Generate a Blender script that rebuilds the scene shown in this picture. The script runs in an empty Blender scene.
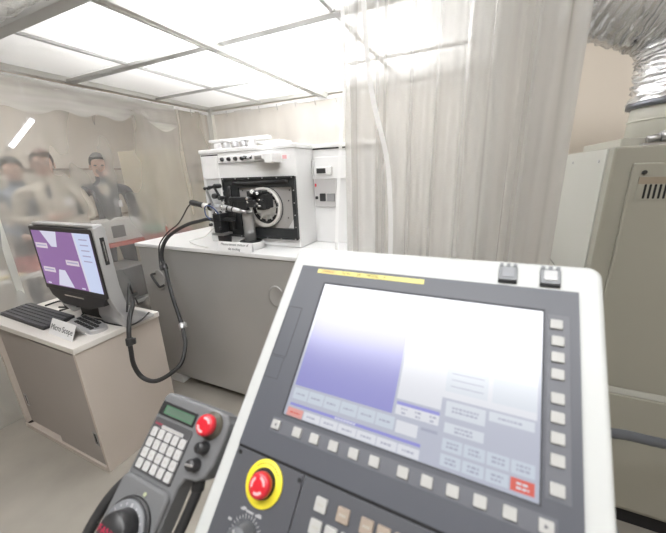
import bpy, bmesh, math, random
from mathutils import Vector, Matrix, noise
C = bpy.context.scene.collection
PI = math.pi
random.seed(7)

# ------------------------------------------------------------------ materials
MATS = {}
def mat(name, col, rough=.5, metal=0., spec=.5, bump=0., bscale=60., var=0., vscale=6., emit=None, estr=0., coat=0.):
    if name in MATS: return MATS[name]
    m = bpy.data.materials.new(name); m.use_nodes = True
    nt = m.node_tree; b = nt.nodes['Principled BSDF']
    b.inputs['Base Color'].default_value = (*col, 1)
    b.inputs['Roughness'].default_value = rough
    b.inputs['Metallic'].default_value = metal
    b.inputs['Specular IOR Level'].default_value = spec
    b.inputs['Coat Weight'].default_value = coat
    if emit:
        b.inputs['Emission Color'].default_value = (*emit, 1)
        b.inputs['Emission Strength'].default_value = estr
    tc = nt.nodes.new('ShaderNodeTexCoord')
    if var:
        n = nt.nodes.new('ShaderNodeTexNoise'); n.inputs['Scale'].default_value = vscale; n.inputs['Detail'].default_value = 6
        r = nt.nodes.new('ShaderNodeValToRGB')
        r.color_ramp.elements[0].position = .3; r.color_ramp.elements[1].position = .7
        r.color_ramp.elements[0].color = (*[c*(1-var) for c in col], 1)
        r.color_ramp.elements[1].color = (*[min(1, c*(1+var)) for c in col], 1)
        nt.links.new(tc.outputs['Object'], n.inputs['Vector'])
        nt.links.new(n.outputs['Fac'], r.inputs['Fac']); nt.links.new(r.outputs['Color'], b.inputs['Base Color'])
    if bump:
        n = nt.nodes.new('ShaderNodeTexNoise'); n.inputs['Scale'].default_value = bscale; n.inputs['Detail'].default_value = 4
        bp = nt.nodes.new('ShaderNodeBump'); bp.inputs['Strength'].default_value = bump; bp.inputs['Distance'].default_value = .01
        nt.links.new(tc.outputs['Object'], n.inputs['Vector'])
        nt.links.new(n.outputs['Fac'], bp.inputs['Height']); nt.links.new(bp.outputs['Normal'], b.inputs['Normal'])
    MATS[name] = m
    return m

def plastic_sheet(name, lo, hi, scale, gloss=.12, col=(.86, .86, .85), p0=.35, p1=.7):
    m = bpy.data.materials.new(name); m.use_nodes = True
    nt = m.node_tree; nt.nodes.clear()
    N = nt.nodes.new; Lk = nt.links.new
    out = N('ShaderNodeOutputMaterial')
    tc = N('ShaderNodeTexCoord'); mp = N('ShaderNodeMapping'); mp.inputs['Scale'].default_value = scale
    Lk(tc.outputs['Object'], mp.inputs['Vector'])
    n = N('ShaderNodeTexNoise'); n.inputs['Scale'].default_value = 1; n.inputs['Detail'].default_value = 3; n.inputs['Roughness'].default_value = .5
    Lk(mp.outputs['Vector'], n.inputs['Vector'])
    mr = N('ShaderNodeMapRange'); mr.inputs['From Min'].default_value = p0; mr.inputs['From Max'].default_value = p1
    mr.inputs['To Min'].default_value = lo; mr.inputs['To Max'].default_value = hi
    Lk(n.outputs['Fac'], mr.inputs['Value'])
    tr = N('ShaderNodeBsdfTransparent'); tr.inputs['Color'].default_value = (.97, .97, .965, 1)
    df = N('ShaderNodeBsdfDiffuse'); df.inputs['Color'].default_value = (*col, 1)
    tl = N('ShaderNodeBsdfTranslucent'); tl.inputs['Color'].default_value = (*col, 1)
    mk = N('ShaderNodeMixShader'); mk.inputs['Fac'].default_value = .5
    Lk(df.outputs[0], mk.inputs[1]); Lk(tl.outputs[0], mk.inputs[2])
    mx = N('ShaderNodeMixShader'); Lk(mr.outputs[0], mx.inputs['Fac']); Lk(tr.outputs[0], mx.inputs[1]); Lk(mk.outputs[0], mx.inputs[2])
    bp = N('ShaderNodeBump'); bp.inputs['Strength'].default_value = .12; bp.inputs['Distance'].default_value = .02
    Lk(n.outputs['Fac'], bp.inputs['Height'])
    gl = N('ShaderNodeBsdfGlossy'); gl.inputs['Roughness'].default_value = .27; gl.inputs['Color'].default_value = (1, 1, 1, 1)
    Lk(bp.outputs['Normal'], gl.inputs['Normal'])
    fr = N('ShaderNodeLayerWeight'); fr.inputs['Blend'].default_value = gloss; Lk(bp.outputs['Normal'], fr.inputs['Normal'])
    fm = N('ShaderNodeMath'); fm.operation = 'MINIMUM'; fm.inputs[1].default_value = .5
    Lk(fr.outputs['Fresnel'], fm.inputs[0])
    m2 = N('ShaderNodeMixShader'); Lk(fm.outputs[0], m2.inputs['Fac']); Lk(mx.outputs[0], m2.inputs[1]); Lk(gl.outputs[0], m2.inputs[2])
    Lk(m2.outputs[0], out.inputs['Surface'])
    return m

def translucent(name, col):
    m = bpy.data.materials.new(name); m.use_nodes = True
    nt = m.node_tree; nt.nodes.clear(); N = nt.nodes.new; Lk = nt.links.new
    out = N('ShaderNodeOutputMaterial'); d = N('ShaderNodeBsdfDiffuse'); t = N('ShaderNodeBsdfTranslucent'); x = N('ShaderNodeMixShader')
    d.inputs['Color'].default_value = (*col, 1); t.inputs['Color'].default_value = (*col, 1); x.inputs['Fac'].default_value = .75
    Lk(d.outputs[0], x.inputs[1]); Lk(t.outputs[0], x.inputs[2]); Lk(x.outputs[0], out.inputs['Surface'])
    return m

def emitter(name, col, s):
    m = bpy.data.materials.new(name); m.use_nodes = True
    nt = m.node_tree; nt.nodes.clear()
    out = nt.nodes.new('ShaderNodeOutputMaterial'); e = nt.nodes.new('ShaderNodeEmission')
    e.inputs['Color'].default_value = (*col, 1); e.inputs['Strength'].default_value = s
    nt.links.new(e.outputs[0], out.inputs['Surface'])
    return m

# ------------------------------------------------------------------ mesh helpers
def new(): return bmesh.new()

def box(bm, x0, x1, y0, y1, z0, z1, bev=0., seg=2, mi=0):
    t = bmesh.new()
    bmesh.ops.create_cube(t, size=1)
    for v in t.verts:
        v.co = Vector(((x0+x1)/2 + v.co.x*abs(x1-x0), (y0+y1)/2 + v.co.y*abs(y1-y0), (z0+z1)/2 + v.co.z*abs(z1-z0)))
    if bev: bmesh.ops.bevel(t, geom=list(t.edges), offset=bev, segments=seg, profile=.5, affect='EDGES')
    merge(bm, t, mi); return bm

def merge(bm, t, mi=0, M=None):
    if M is not None: bmesh.ops.transform(t, matrix=M, verts=t.verts)
    vs = {}
    for v in t.verts: vs[v] = bm.verts.new(v.co)
    for f in t.faces:
        try:
            nf = bm.faces.new([vs[v] for v in f.verts]); nf.material_index = mi if mi else f.material_index; nf.smooth = f.smooth
        except ValueError: pass
    t.free()

def obox(bm, M, sx, sy, sz, bev=0., mi=0):
    t = bmesh.new(); box(t, -sx/2, sx/2, -sy/2, sy/2, -sz/2, sz/2, bev); merge(bm, t, mi, M); return bm

def frame_to(a, b):
    a = Vector(a); b = Vector(b); z = (b-a).normalized()
    x = z.orthogonal().normalized(); y = z.cross(x)
    return Matrix(((x.x, y.x, z.x, a.x), (x.y, y.y, z.y, a.y), (x.z, y.z, z.z, a.z), (0, 0, 0, 1)))

def bar(bm, a, b, w, h=None, bev=0., mi=0):
    a = Vector(a); b = Vector(b); h = h or w
    z = (b-a).normalized(); up = Vector((0, 0, 1)) if abs(z.z) < .95 else Vector((0, 1, 0))
    x = up.cross(z).normalized(); y = z.cross(x); c = (a+b)/2
    M = Matrix(((x.x, y.x, z.x, c.x), (x.y, y.y, z.y, c.y), (x.z, y.z, z.z, c.z), (0, 0, 0, 1)))
    return obox(bm, M, w, h, (b-a).length, bev, mi)

def lathe(bm, prof, M=None, n=32, mi=0, smooth=True):
    """profile of (radius, height) about local z"""
    t = bmesh.new(); rings = []
    for r, z in prof:
        if r < 1e-6: rings.append([t.verts.new((0, 0, z))])
        else: rings.append([t.verts.new((r*math.cos(2*PI*k/n), r*math.sin(2*PI*k/n), z)) for k in range(n)])
    for A, B in zip(rings, rings[1:]):
        for k in range(n):
            a = A[k % len(A)]; b = A[(k+1) % len(A)]; c = B[(k+1) % len(B)]; d = B[k % len(B)]
            fs = []
            for v in (a, b, c, d):
                if v not in fs: fs.append(v)
            if len(fs) > 2:
                f = t.faces.new(fs); f.smooth = smooth
    for R, flip in ((rings[0], True), (rings[-1], False)):
        if len(R) > 2: t.faces.new(R[::-1] if flip else R)
    merge(bm, t, mi, M); return bm

def cyl(bm, a, b, r, r2=None, n=24, bev=0., mi=0):
    L = (Vector(b)-Vector(a)).length; r2 = r if r2 is None else r2
    if bev: pr = [(r-bev, 0), (r, bev), (r2, L-bev), (r2-bev, L)]
    else: pr = [(r, 0), (r2, L)]
    t = bmesh.new(); lathe(t, pr, None, n, 0, True)
    for f in t.faces:
        if len(f.verts) > 4: f.smooth = False
    bmesh.ops.recalc_face_normals(t, faces=t.faces)
    merge(bm, t, mi, frame_to(a, b)); return bm

def spline(pts, k=8):
    pts = [Vector(p) for p in pts]; out = []
    P = [pts[0]*2-pts[1]] + pts + [pts[-1]*2-pts[-2]]
    for i in range(1, len(P)-2):
        a, b, c, d = P[i-1:i+3]
        for j in range(k):
            t = j/k
            out.append(.5*((2*b)+(c-a)*t+(2*a-5*b+4*c-d)*t*t+(3*b-a-3*c+d)*t**3))
    out.append(pts[-1]); return out

def tube(bm, pts, r, n=12, smooth_k=8, mi=0, rf=None):
    P = spline(pts, smooth_k) if smooth_k else [Vector(p) for p in pts]
    t = bmesh.new(); rings = []
    T = (P[1]-P[0]).normalized(); x = T.orthogonal().normalized()
    for i, p in enumerate(P):
        T = (P[min(i+1, len(P)-1)]-P[max(i-1, 0)]).normalized()
        x = (x - T*x.dot(T)).normalized(); y = T.cross(x)
        rr = r if rf is None else rf(i/(len(P)-1), i)
        rings.append([t.verts.new(p + x*(rr*math.cos(2*PI*k/n)) + y*(rr*math.sin(2*PI*k/n))) for k in range(n)])
    for A, B in zip(rings, rings[1:]):
        for k in range(n):
            f = t.faces.new((A[k], A[(k+1) % n], B[(k+1) % n], B[k])); f.smooth = True
    t.faces.new(rings[0][::-1]); t.faces.new(rings[-1])
    merge(bm, t, mi); return bm

def rrect(x0, x1, y0, y1, r, n=6):
    pts = []
    for cx, cy, a0 in ((x1-r, y1-r, 0), (x0+r, y1-r, PI/2), (x0+r, y0+r, PI), (x1-r, y0+r, 1.5*PI)):
        for k in range(n+1):
            a = a0 + PI/2*k/n; pts.append((cx+r*math.cos(a), cy+r*math.sin(a)))
    return pts

def prism(bm, pts, z0, z1, bev=0., mi=0, M=None):
    t = bmesh.new()
    A = [t.verts.new((x, y, z0)) for x, y in pts]; B = [t.verts.new((x, y, z1)) for x, y in pts]
    n = len(pts)
    t.faces.new(A[::-1]); top = t.faces.new(B)
    for k in range(n): t.faces.new((A[k], A[(k+1) % n], B[(k+1) % n], B[k]))
    bmesh.ops.recalc_face_normals(t, faces=t.faces)
    if bev: bmesh.ops.bevel(t, geom=[e for e in top.edges], offset=bev, segments=3, profile=.5, affect='EDGES')
    merge(bm, t, mi, M); return bm

def ring_plate(bm, outer, inner, z0, z1, mi=0, M=None):
    """rectangular plate with a rectangular hole, (x0,x1,y0,y1)"""
    t = bmesh.new()
    def loop(r, z): return [t.verts.new((r[i], r[j], z)) for i, j in ((0, 2), (1, 2), (1, 3), (0, 3))]
    o0, o1, i0, i1 = loop(outer, z0), loop(outer, z1), loop(inner, z0), loop(inner, z1)
    for k in range(4):
        j = (k+1) % 4
        t.faces.new((o1[k], o1[j], i1[j], i1[k])); t.faces.new((o0[j], o0[k], i0[k], i0[j]))
        t.faces.new((o0[k], o0[j], o1[j], o1[k])); t.faces.new((i0[j], i0[k], i1[k], i1[j]))
    bmesh.ops.recalc_face_normals(t, faces=t.faces)
    merge(bm, t, mi, M); return bm

def quad(bm, x0, x1, y0, y1, z, mi=0):
    f = bm.faces.new([bm.verts.new((x0, y0, z)), bm.verts.new((x1, y0, z)), bm.verts.new((x1, y1, z)), bm.verts.new((x0, y1, z))])
    f.material_index = mi; return bm

# ------------------------------------------------------------------ object helpers
WORLD = {}
def place(o, parent, W):
    WORLD[o.name] = W
    if parent is not None:
        o.parent = parent; o.matrix_basis = WORLD[parent.name].inverted() @ W
    else: o.matrix_basis = W
def tag(o, label=None, cat=None, group=None, kind=None):
    for k, v in (('label', label), ('category', cat), ('group', group), ('kind', kind)):
        if v: o[k] = v
    return o
def thing(name, loc, label, cat, group=None):
    o = bpy.data.objects.new(name, None); o.empty_display_size = .1; C.objects.link(o)
    place(o, None, Matrix.Translation(loc)); return tag(o, label, cat, group)
def obj(name, bm, mats, parent=None, W=None, label=None, smooth=None, kind=None):
    me = bpy.data.meshes.new(name)
    bmesh.ops.recalc_face_normals(bm, faces=bm.faces) if smooth is None else None
    bm.to_mesh(me); bm.free()
    for m in (mats if isinstance(mats, (list, tuple)) else [mats]): me.materials.append(m)
    if smooth:
        for p in me.polygons: p.use_smooth = True
    o = bpy.data.objects.new(name, me); C.objects.link(o)
    W = W if W is not None else Matrix.Identity(4)
    place(o, parent, W)
    if label: o['label'] = label
    if kind: o['kind'] = kind
    return o
def rebase(o, loc):
    """move the origin of a top-level mesh object to its base"""
    o.data.transform(Matrix.Translation(-Vector(loc))); o.matrix_basis = Matrix.Translation(loc); WORLD[o.name] = Matrix.Translation(loc)
    return o
def solo(name, bm, mats, loc, label, cat, group=None, smooth=None):
    o = obj(name, bm, mats, None, None, None, smooth); tag(o, label, cat, group); return rebase(o, loc)
def structure(name, bm, m): return obj(name, bm, m, kind='structure')
def text_mesh(s, size, M, extrude=.0003, align='CENTER'):
    cu = bpy.data.curves.new('lettering', 'FONT'); cu.body = s; cu.size = size; cu.extrude = extrude
    cu.align_x = align; cu.align_y = 'CENTER'; cu.resolution_u = 3
    o = bpy.data.objects.new('lettering', cu); C.objects.link(o)
    bpy.context.view_layer.update()
    me = bpy.data.meshes.new_from_object(o.evaluated_get(bpy.context.evaluated_depsgraph_get()))
    bm = bmesh.new(); bm.from_mesh(me); bmesh.ops.transform(bm, matrix=M, verts=bm.verts)
    bpy.data.objects.remove(o); bpy.data.meshes.remove(me); bpy.data.curves.remove(cu)
    return bm

# ------------------------------------------------------------------ palette
wall_m = mat('wall paint', (.66, .595, .515), .8, var=.03, vscale=1.5, bump=.03, bscale=120)
floor_m = mat('floor vinyl', (.36, .335, .295), .45, var=.10, vscale=3.5)
ceil_m = mat('ceiling paint', (.72, .70, .66), .9)
alu = mat('aluminium', (.66, .66, .63), .4, .4)
dark_alu = mat('ceiling bar', (.50, .50, .49), .5, .2)
white_metal = mat('white enamel', (.80, .80, .80), .35, var=.01, vscale=3)
white_flat = mat('white plate', (.86, .86, .86), .4)
base_steel = mat('grey enamel', (.45, .445, .435), .28, .35, var=.04, vscale=2)
black_plastic = mat('black plastic', (.028, .028, .03), .38)
black_rubber = mat('black rubber', (.022, .022, .023), .5, bump=.05, bscale=90)
black_metal = mat('black anodised', (.045, .047, .05), .3, .4)
chrome = mat('polished metal', (.75, .75, .75), .18, 1.)
steel = mat('brushed steel', (.55, .55, .56), .3, .85)
silver = mat('silver plastic', (.52, .52, .53), .32, .4)
beige_cab = mat('cabinet beige', (.56, .50, .45), .5, var=.015, vscale=3)
beige_door = mat('cabinet door', (.36, .33, .31), .5, var=.02, vscale=3)
cab_top = mat('cabinet top', (.74, .71, .67), .4)
console_white = mat('console housing', (.55, .565, .56), .42)
bezel_grey = mat('bezel grey', (.085, .090, .108), .45, bump=.02, bscale=900)
bezel_dark = mat('bezel lower grey', (.080, .083, .096), .5, bump=.02, bscale=900)
bezel_strip = mat('bezel key strip', (.125, .13, .15), .5)
gap_black = mat('gap black', (.01, .01, .012), .7)
key_white = mat('key cap', (.44, .44, .43), .5)
key_tan = mat('tan key cap', (.34, .28, .23), .5)
key_mark = mat('key print', (.10, .10, .12), .6)
red_plastic = mat('red plastic', (.62, .02, .035), .3, coat=.3)
pale_red = mat('red button arrows', (.80, .45, .47), .4)
yellow = mat('yellow plate', (.86, .74, .045), .45)
strip_yellow = mat('yellow strip', (.72, .64, .18), .4)
strip_orange = mat('orange strip', (.74, .52, .17), .4)
pend_grey = mat('pendant grey', (.155, .158, .165), .5, bump=.03, bscale=700)
pend_cover = mat('pendant key field', (.07, .07, .075), .5)
print_white = mat('white print', (.42, .42, .43), .6)
print_red = mat('red print', (.55, .03, .09), .6)
paper = mat('paper card', (.86, .86, .87), .7)
ink = mat('ink', (.05, .05, .06), .7)
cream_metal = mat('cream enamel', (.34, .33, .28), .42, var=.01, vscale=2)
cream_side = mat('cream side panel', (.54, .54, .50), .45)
locker_m = mat('locker enamel', (.60, .54, .40), .5)
duct_m = mat('foil duct', (.80, .81, .83), .26, .9, bump=.5, bscale=28)
hose_blue = mat('hose grey', (.10, .108, .122), .5)
skin_m = mat('skin', (.58, .36, .27), .55)
hair_m = mat('hair', (.03, .025, .022), .6)
booth_panel = translucent('diffusing sheet', (.93, .93, .93))

# ------------------------------------------------------------------ room shell
XL, XR, YF, YB, ZC = -5.2, 3.0, -3.0, 3.7, 3.0
bm = new(); box(bm, XL-.1, XR+.1, YF-.1, YB+.1, -.1, 0); structure('floor', bm, floor_m)
bm = new(); box(bm, XL-.1, XR+.1, YF-.1, YB+.1, ZC, ZC+.1); structure('ceiling', bm, ceil_m)
bm = new(); box(bm, XL-.1, XR+.1, YB, YB+.1, 0, ZC); structure('wall_back', bm, wall_m)
bm = new(); box(bm, XL-.1, XR+.1, YF-.1, YF, 0, ZC); structure('wall_front', bm, wall_m)
bm = new(); box(bm, XL-.1, XL, YF, YB, 0, ZC); structure('wall_left', bm, wall_m)
bm = new(); box(bm, XR, XR+.1, YF, YB, 0, ZC); structure('wall_right', bm, wall_m)
trim_m = mat('cable trunking', (.60, .55, .47), .5); rail_m = mat('wall rail', (.30, .24, .20), .6)
for i, (z0, z1, m) in enumerate(((1.50, 1.62, trim_m), (1.70, 1.725, rail_m), (1.02, 1.05, rail_m))):
    bm = new(); box(bm, XL, XL+.03, .4, YB, z0, z1, .004); structure('trim_%d' % (i+1), bm, m)
for i, (z0, z1, m) in enumerate(((1.50, 1.62, trim_m), (1.70, 1.725, rail_m))):
    bm = new(); box(bm, XL+.03, -2.3, YB-.03, YB, z0, z1, .004); structure('trim_%d' % (i+4), bm, m)

# ------------------------------------------------------------------ clean booth: frame and luminous ceiling
BX0, BX1, BY0, BY1, BZ = -2.79, .03, .93, 2.91, 2.25
booth = thing('clean_booth', (-1.38, 1.92, 0), 'aluminium frame booth with a white translucent panel ceiling over the machine', 'booth')
def beam(name, a, b, w, h, m): bm = new(); bar(bm, a, b, w, h, .003); return obj(name, bm, m, booth)
for y in (BY0+.02, BY1): beam('top_beam', (BX0, y, BZ), (BX1, y, BZ), .06, .035, dark_alu if y < 1.5 else alu)
for x in (BX0, BX1): beam('top_beam', (x, BY0, BZ), (x, BY1, BZ), .05, .035, alu)
beam('cross_bar', (BX0, 1.555, BZ-.012), (BX1, 1.555, BZ-.012), .055, .02, dark_alu)
beam('cross_bar', (BX0, 2.245, BZ-.01), (BX1, 2.245, BZ-.01), .022, .018, dark_alu)
for x in (-2.093, -.68): beam('ceiling_bar', (x, BY0, BZ-.008), (x, BY1, BZ-.008), .02, .016, dark_alu)
bm = new(); bar(bm, (-1.405, BY0, BZ-.02), (-1.405, BY1, BZ-.02), .03, .03, .004); bar(bm, (-1.36, BY0, BZ-.03), (-1.36, BY1, BZ-.03), .028, .05, .004)
bar(bm, (-1.43, BY0, BZ-.034), (-1.43, BY1, BZ-.034), .012, .012, .002)
obj('centre_rail', bm, alu, booth)
xs = [BX0, -2.093, -1.385, -.68, BX1]; ys = [BY0, 1.555, 2.245, BY1]
for i in range(4):
    for j in range(3):
        bm = new(); box(bm, xs[i]+.004, xs[i+1]-.004, ys[j]+.004, ys[j+1]-.004, BZ+.018, BZ+.022)
        obj('ceiling_panel', bm, booth_panel, booth)
for x, y in ((BX0+.03, BY1-.02), (BX1, BY1-.02)):
    beam('corner_post', (x, y, 0), (x, y, BZ), .07, .07, alu)
beam('corner_post', (.085, 1.0, 0), (.085, 1.0, BZ), .012, .03, alu)
beam('corner_post', (BX0, BY0, 0), (BX0, BY0, BZ), .04, .04, alu)
# curtain rails hung under the beams
bm = new(); bar(bm, (BX0+.02, BY0, BZ-.05), (BX0+.02, BY1-.05, BZ-.05), .022, .03, .003); obj('curtain_rail', bm, white_flat, booth)
bm = new(); bar(bm, (BX0+.06, BY1-.03, BZ-.05), (BX1, BY1-.03, BZ-.05), .022, .03, .003); obj('curtain_rail', bm, white_flat, booth)

# ------------------------------------------------------------------ plastic curtains
sheet_left = plastic_sheet('clear film left', .21, .45, (1.2, 1.6, .9), .16, (.84, .84, .83))
sheet_glare = plastic_sheet('reflection haze film', .15, .60, (.8, .9, 7), .2, (.9, .9, .89))  # streaky white haze stands in for reflected ceiling light
sheet_back = plastic_sheet('clear film back', .55, .78, (2.2, 2.0, .8), .10, (.93, .93, .92))
sheet_front = plastic_sheet('clear film front', .62, .86, (6, 4, .3), .20, (.63, .615, .59))
sheet_seam = plastic_sheet('welded film seam', .9, 1., (3, 3, 3), .15, (.97, .97, .97))
def curtain(bm, a, b, z0, z1, disp, nu=120, nv=40):
    a = Vector((*a, 0)); b = Vector((*b, 0)); d = (b-a).normalized(); n = Vector((-d.y, d.x, 0))
    G = []
    for j in range(nv+1):
        v = j/nv; row = []
        for i in range(nu+1):
            u = i/nu; s, off, dz = disp(u, v)
            row.append(bm.verts.new(a + (b-a)*s + n*off + Vector((0, 0, z1+(z0-z1)*v+dz))))
        G.append(row)
    for j in range(nv):
        for i in range(nu):
            f = bm.faces.new((G[j][i], G[j][i+1], G[j+1][i+1], G[j+1][i])); f.smooth = True
def hooks(parent, pts):
    for p in pts:
        p = Vector(p); bm = new()
        tube(bm, [p+Vector((0, 0, .03)), p+Vector((0, 0, .0)), p+Vector((.004, .004, -.025))], .0035, 6, 3); obj('hook', bm, steel, parent)

def nz(x, y, z): return noise.noise(Vector((x, y, z)))
def d_left(u, v):
    o = .012*math.sin(u*38)*(1-.4*v) + .02*nz(u*7, v*2.5, 1.3) + .012*nz(u*22, v*5, 4.)
    if v > .9: o += -(v-.9)*10*(.05+.10*nz(u*9, 3., 0)) + .05*(v-.9)*10*nz(u*30, v*60, 9)
    return u, o, 0.
cl = thing('plastic_curtain', (BX0+.02, 1.8, 0), 'clear plastic curtain hanging along the left side of the booth, people seen behind it', 'curtain')
bm = new(); curtain(bm, (BX0+.02, .60), (BX0+.02, BY1-.06), .01, BZ-.055, d_left, 160, 60); obj('plastic_sheet', bm, sheet_left, cl, smooth=True)
bm = new(); curtain(bm, (BX0+.095, .60), (BX0+.095, 2.35), BZ-.24, BZ-.06, lambda u, v: (u, .012*math.sin(u*23)+.018*nz(u*6, v*1.5, 2.2), .10*nz(u*7, 0, 1)*v), 120, 16); obj('top_glare_layer', bm, sheet_glare, cl, smooth=True)  # second hazy layer added to imitate ceiling lights mirrored in the curtain top
hooks(cl, [(BX0+.035, 1.32+.215*k, BZ-.075) for k in range(7)])

def d_back(u, v): return u, .012*math.sin(u*30)+.02*nz(u*6, v*1.6, 7.)+.008*nz(u*20, v*4, 2.), 0.
cb = thing('plastic_curtain', (-1.38, BY1-.03, 0), 'clear plastic curtain hanging behind the white machine along the back of the booth', 'curtain')
bm = new(); curtain(bm, (BX0+.09, BY1-.035), (BX1, BY1-.035), .02, BZ-.055, d_back, 160, 40); obj('plastic_sheet', bm, sheet_back, cb, smooth=True)
hooks(cb, [(BX0+.27+.21*k, BY1-.045, BZ-.075) for k in range(12)])

def d_front(u, v):
    w = .012*math.sin(u*38+2*nz(u*3, v*.8, 0))+.004*math.sin(u*83+1.5*nz(u*5, v*1.2, 5))+.014*nz(u*11, v*1.1, 3.)
    s = u + .012*math.sin(v*3+u*6)*(1 if .05 < u < .95 else 0)
    return s + (.02*(1-v) if u > .97 else 0), w*(.8+.5*v), 0.
cf = thing('plastic_curtain', (-.1, .95, 0), 'bunched milky plastic curtain hanging in front of the booth, right behind the control panel', 'curtain')
bm = new(); curtain(bm, (-.395, .955), (.075, .955), .03, BZ-.03, d_front, 220, 50); obj('plastic_sheet', bm, sheet_front, cf, smooth=True)
def d_wrap(u, v): return u, .014*math.sin(u*9)+.01*nz(u*6, v*1.4, 8.), 0.
bm = new(); curtain(bm, (.062, .965), (.178, .955), .03, BZ-.03, d_wrap, 60, 40); obj('folded_edge', bm, sheet_front, cf, smooth=True)
bm = new(); curtain(bm, (-.06, .985), (.175, .975), .03, BZ-.03, d_wrap, 60, 40); obj('rear_fold', bm, sheet_front, cf, smooth=True)
bm = new()
for pts, w in (([(-.388, .93, 2.2), (-.380, .93, 1.81), (-.400, .93, 1.6), (-.420, .93, 1.33), (-.43, .93, .9)], .011), ([(-.335, .93, 2.2), (-.309, .93, 1.81), (-.257, .93, 1.59), (-.243, .93, 1.45), (-.240, .93, 1.31), (-.24, .93, .9)], .014)):
    P = spline(pts, 6); t = bmesh.new()
    for p, q in zip(P, P[1:]):
        for dy in (0,):
            f = t.faces.new([t.verts.new((p.x-w/2, p.y, p.z)), t.verts.new((p.x+w/2, p.y, p.z)), t.verts.new((q.x+w/2, q.y, q.z)), t.verts.new((q.x-w/2, q.y, q.z))])
    bt = new(); merge(bt, t); obj('welded_strip', bt, sheet_seam, cf)
bm.free()
# rolled-up film along the front beam, upper left
bm = new()
def rr_roll(t, i): return .035+.012*nz(t*30, i*.7, 0)
tube(bm, [(-2.75, .86, 2.245), (-2.2, .86, 2.25), (-1.7, .865, 2.255), (-1.2, .86, 2.25), (-.6, .86, 2.25)], .04, 20, 14, 0, rr_roll)
for v in bm.verts: v.co += Vector((nz(v.co.x*18, v.co.y*40, v.co.z*40)*.01, nz(v.co.x*18, v.co.y*30, 5)*.015, nz(v.co.x*18, 9, v.co.z*30)*.012))
film_roll = plastic_sheet('rolled film', .25, .75, (3, 30, 30), .35, (.5, .5, .49))
solo('rolled_plastic_curtain', bm, film_roll, (-1.7, .86, 2.2), 'rolled-up shiny plastic curtain along the front ceiling beam, upper left corner', 'curtain', None, True)

# ------------------------------------------------------------------ precision machine
ma = thing('precision_machine', (-1.38, 1.9, 0), 'white precision machine with grey base cabinet, black framed round spindle opening', 'machine')
TZ = 1.12
bm = new(); box(bm, -2.19, -.55, 1.412, 2.55, .085, 1.095, .008); mb = obj('base_cabinet', bm, base_steel, ma, label='grey base cabinet')
bm = new(); box(bm, -2.20, -.54, 1.40, 2.56, 1.095, TZ, .004); obj('table_top', bm, white_metal, ma)
for x, y in ((-2.06, 1.47), (-.66, 1.47), (-2.06, 2.45), (-.66, 2.45)):
    bm = new(); box(bm, x-.06, x+.06, y-.05, y+.05, .0, .087, .006); obj('foot', bm, white_flat, ma)
# recessed handle on the base
bm = new(); H = Matrix.Translation((-2.022, 1.411, .862)) @ Matrix.Rotation(PI/2, 4, 'X')
bmr = new(); lathe(bmr, [(.058, 0), (.062, .004), (.055, .006), (.05, .003), (0, .003)], H @ Matrix.Scale(1.25, 4, (0, 1, 0)), 32); hr = obj('handle_recess', bmr, base_steel, ma)
tube(bm, [(-2.050, 1.408, .905), (-2.060, 1.388, .905), (-2.056, 1.381, .893), (-2.005, 1.381, .828), (-1.995, 1.388, .820), (-1.978, 1.408, .828)], .008, 10, 6); obj('handle', bm, black_plastic, hr)
bm = new(); lathe(bm, [(.05, 0), (.054, .004), (.047, .006), (.042, .003), (0, .003)], Matrix.Translation((-1.03, 1.411, .87)) @ Matrix.Rotation(PI/2, 4, 'X') @ Matrix.Scale(1.25, 4, (0, 1, 0)), 32); obj('handle_recess', bm, base_steel, ma)
# head body
FY = 1.60
bm = new(); box(bm, -1.668, -.955, FY, 2.35, TZ, 1.693, .008); hb = obj('head_body', bm, white_metal, ma)
bm = new(); box(bm, -.96, -.56, 1.80, 2.35, TZ, 1.693, .006); rb = obj('side_body', bm, white_metal, ma)
bm = new(); box(bm, -1.671, -.948, FY-.005, 2.36, 1.688, 1.712, .004); obj('head_lid', bm, white_flat, ma)
bm = new(); box(bm, -.95, -.55, 1.79, 2.36, 1.690, 1.712, .004); obj('side_lid', bm, white_flat, ma)
bm = new(); box(bm, -.952, -.56, 1.796, 1.801, 1.682, 1.690); obj('lid_gap', bm, gap_black, ma)
bm = new(); box(bm, -1.648, -1.522, FY-.008, FY+.002, 1.535, 1.672, .003); lp = obj('left_cover', bm, white_flat, ma)
bm = new(); box(bm, -1.655, -1.517, FY-.004, FY+.002, 1.674, 1.680); obj('cover_gap', bm, gap_black, lp)
bm = new(); box(bm, -1.64, -1.53, FY-.002, FY+.004, 1.21, 1.53, .002); obj('left_recess', bm, mat('recess grey', (.58, .58, .59), .4), ma)
bm = new(); box(bm, -1.512, -1.172, FY-.006, FY+.002, 1.627, 1.668, .003); ks = obj('knob_strip', bm, white_flat, ma)
bm = new(); box(bm, -1.512, -1.172, FY-.0075, FY-.005, 1.624, 1.627); obj('strip_line', bm, mat('line grey', (.35, .35, .35), .5), ks)
for k, x in enumerate((-1.476, -1.424, -1.372, -1.322)):
    bm = new(); cyl(bm, (x, FY-.004, 1.648), (x, FY-.022, 1.648), .0125, .010, 20, .002); obj('control_knob', bm, black_plastic, ks)
for x in (-1.292, -1.232):
    bm = new(); cyl(bm, (x, FY-.004, 1.651), (x, FY-.03, 1.651), .010, .009, 16, .001); cyl(bm, (x, FY-.02, 1.651), (x+.004, FY-.05, 1.645), .0075, .006, 12)
    obj('valve', bm, black_metal, ks)
    bm = new(); cyl(bm, (x+.014, FY-.012, 1.648), (x+.030, FY-.03, 1.643), .007, .007, 12); box(bm, x+.012, x+.028, FY-.014, FY-.003, 1.640, 1.655, .002); obj('valve_fitting', bm, steel, ks)
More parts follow.
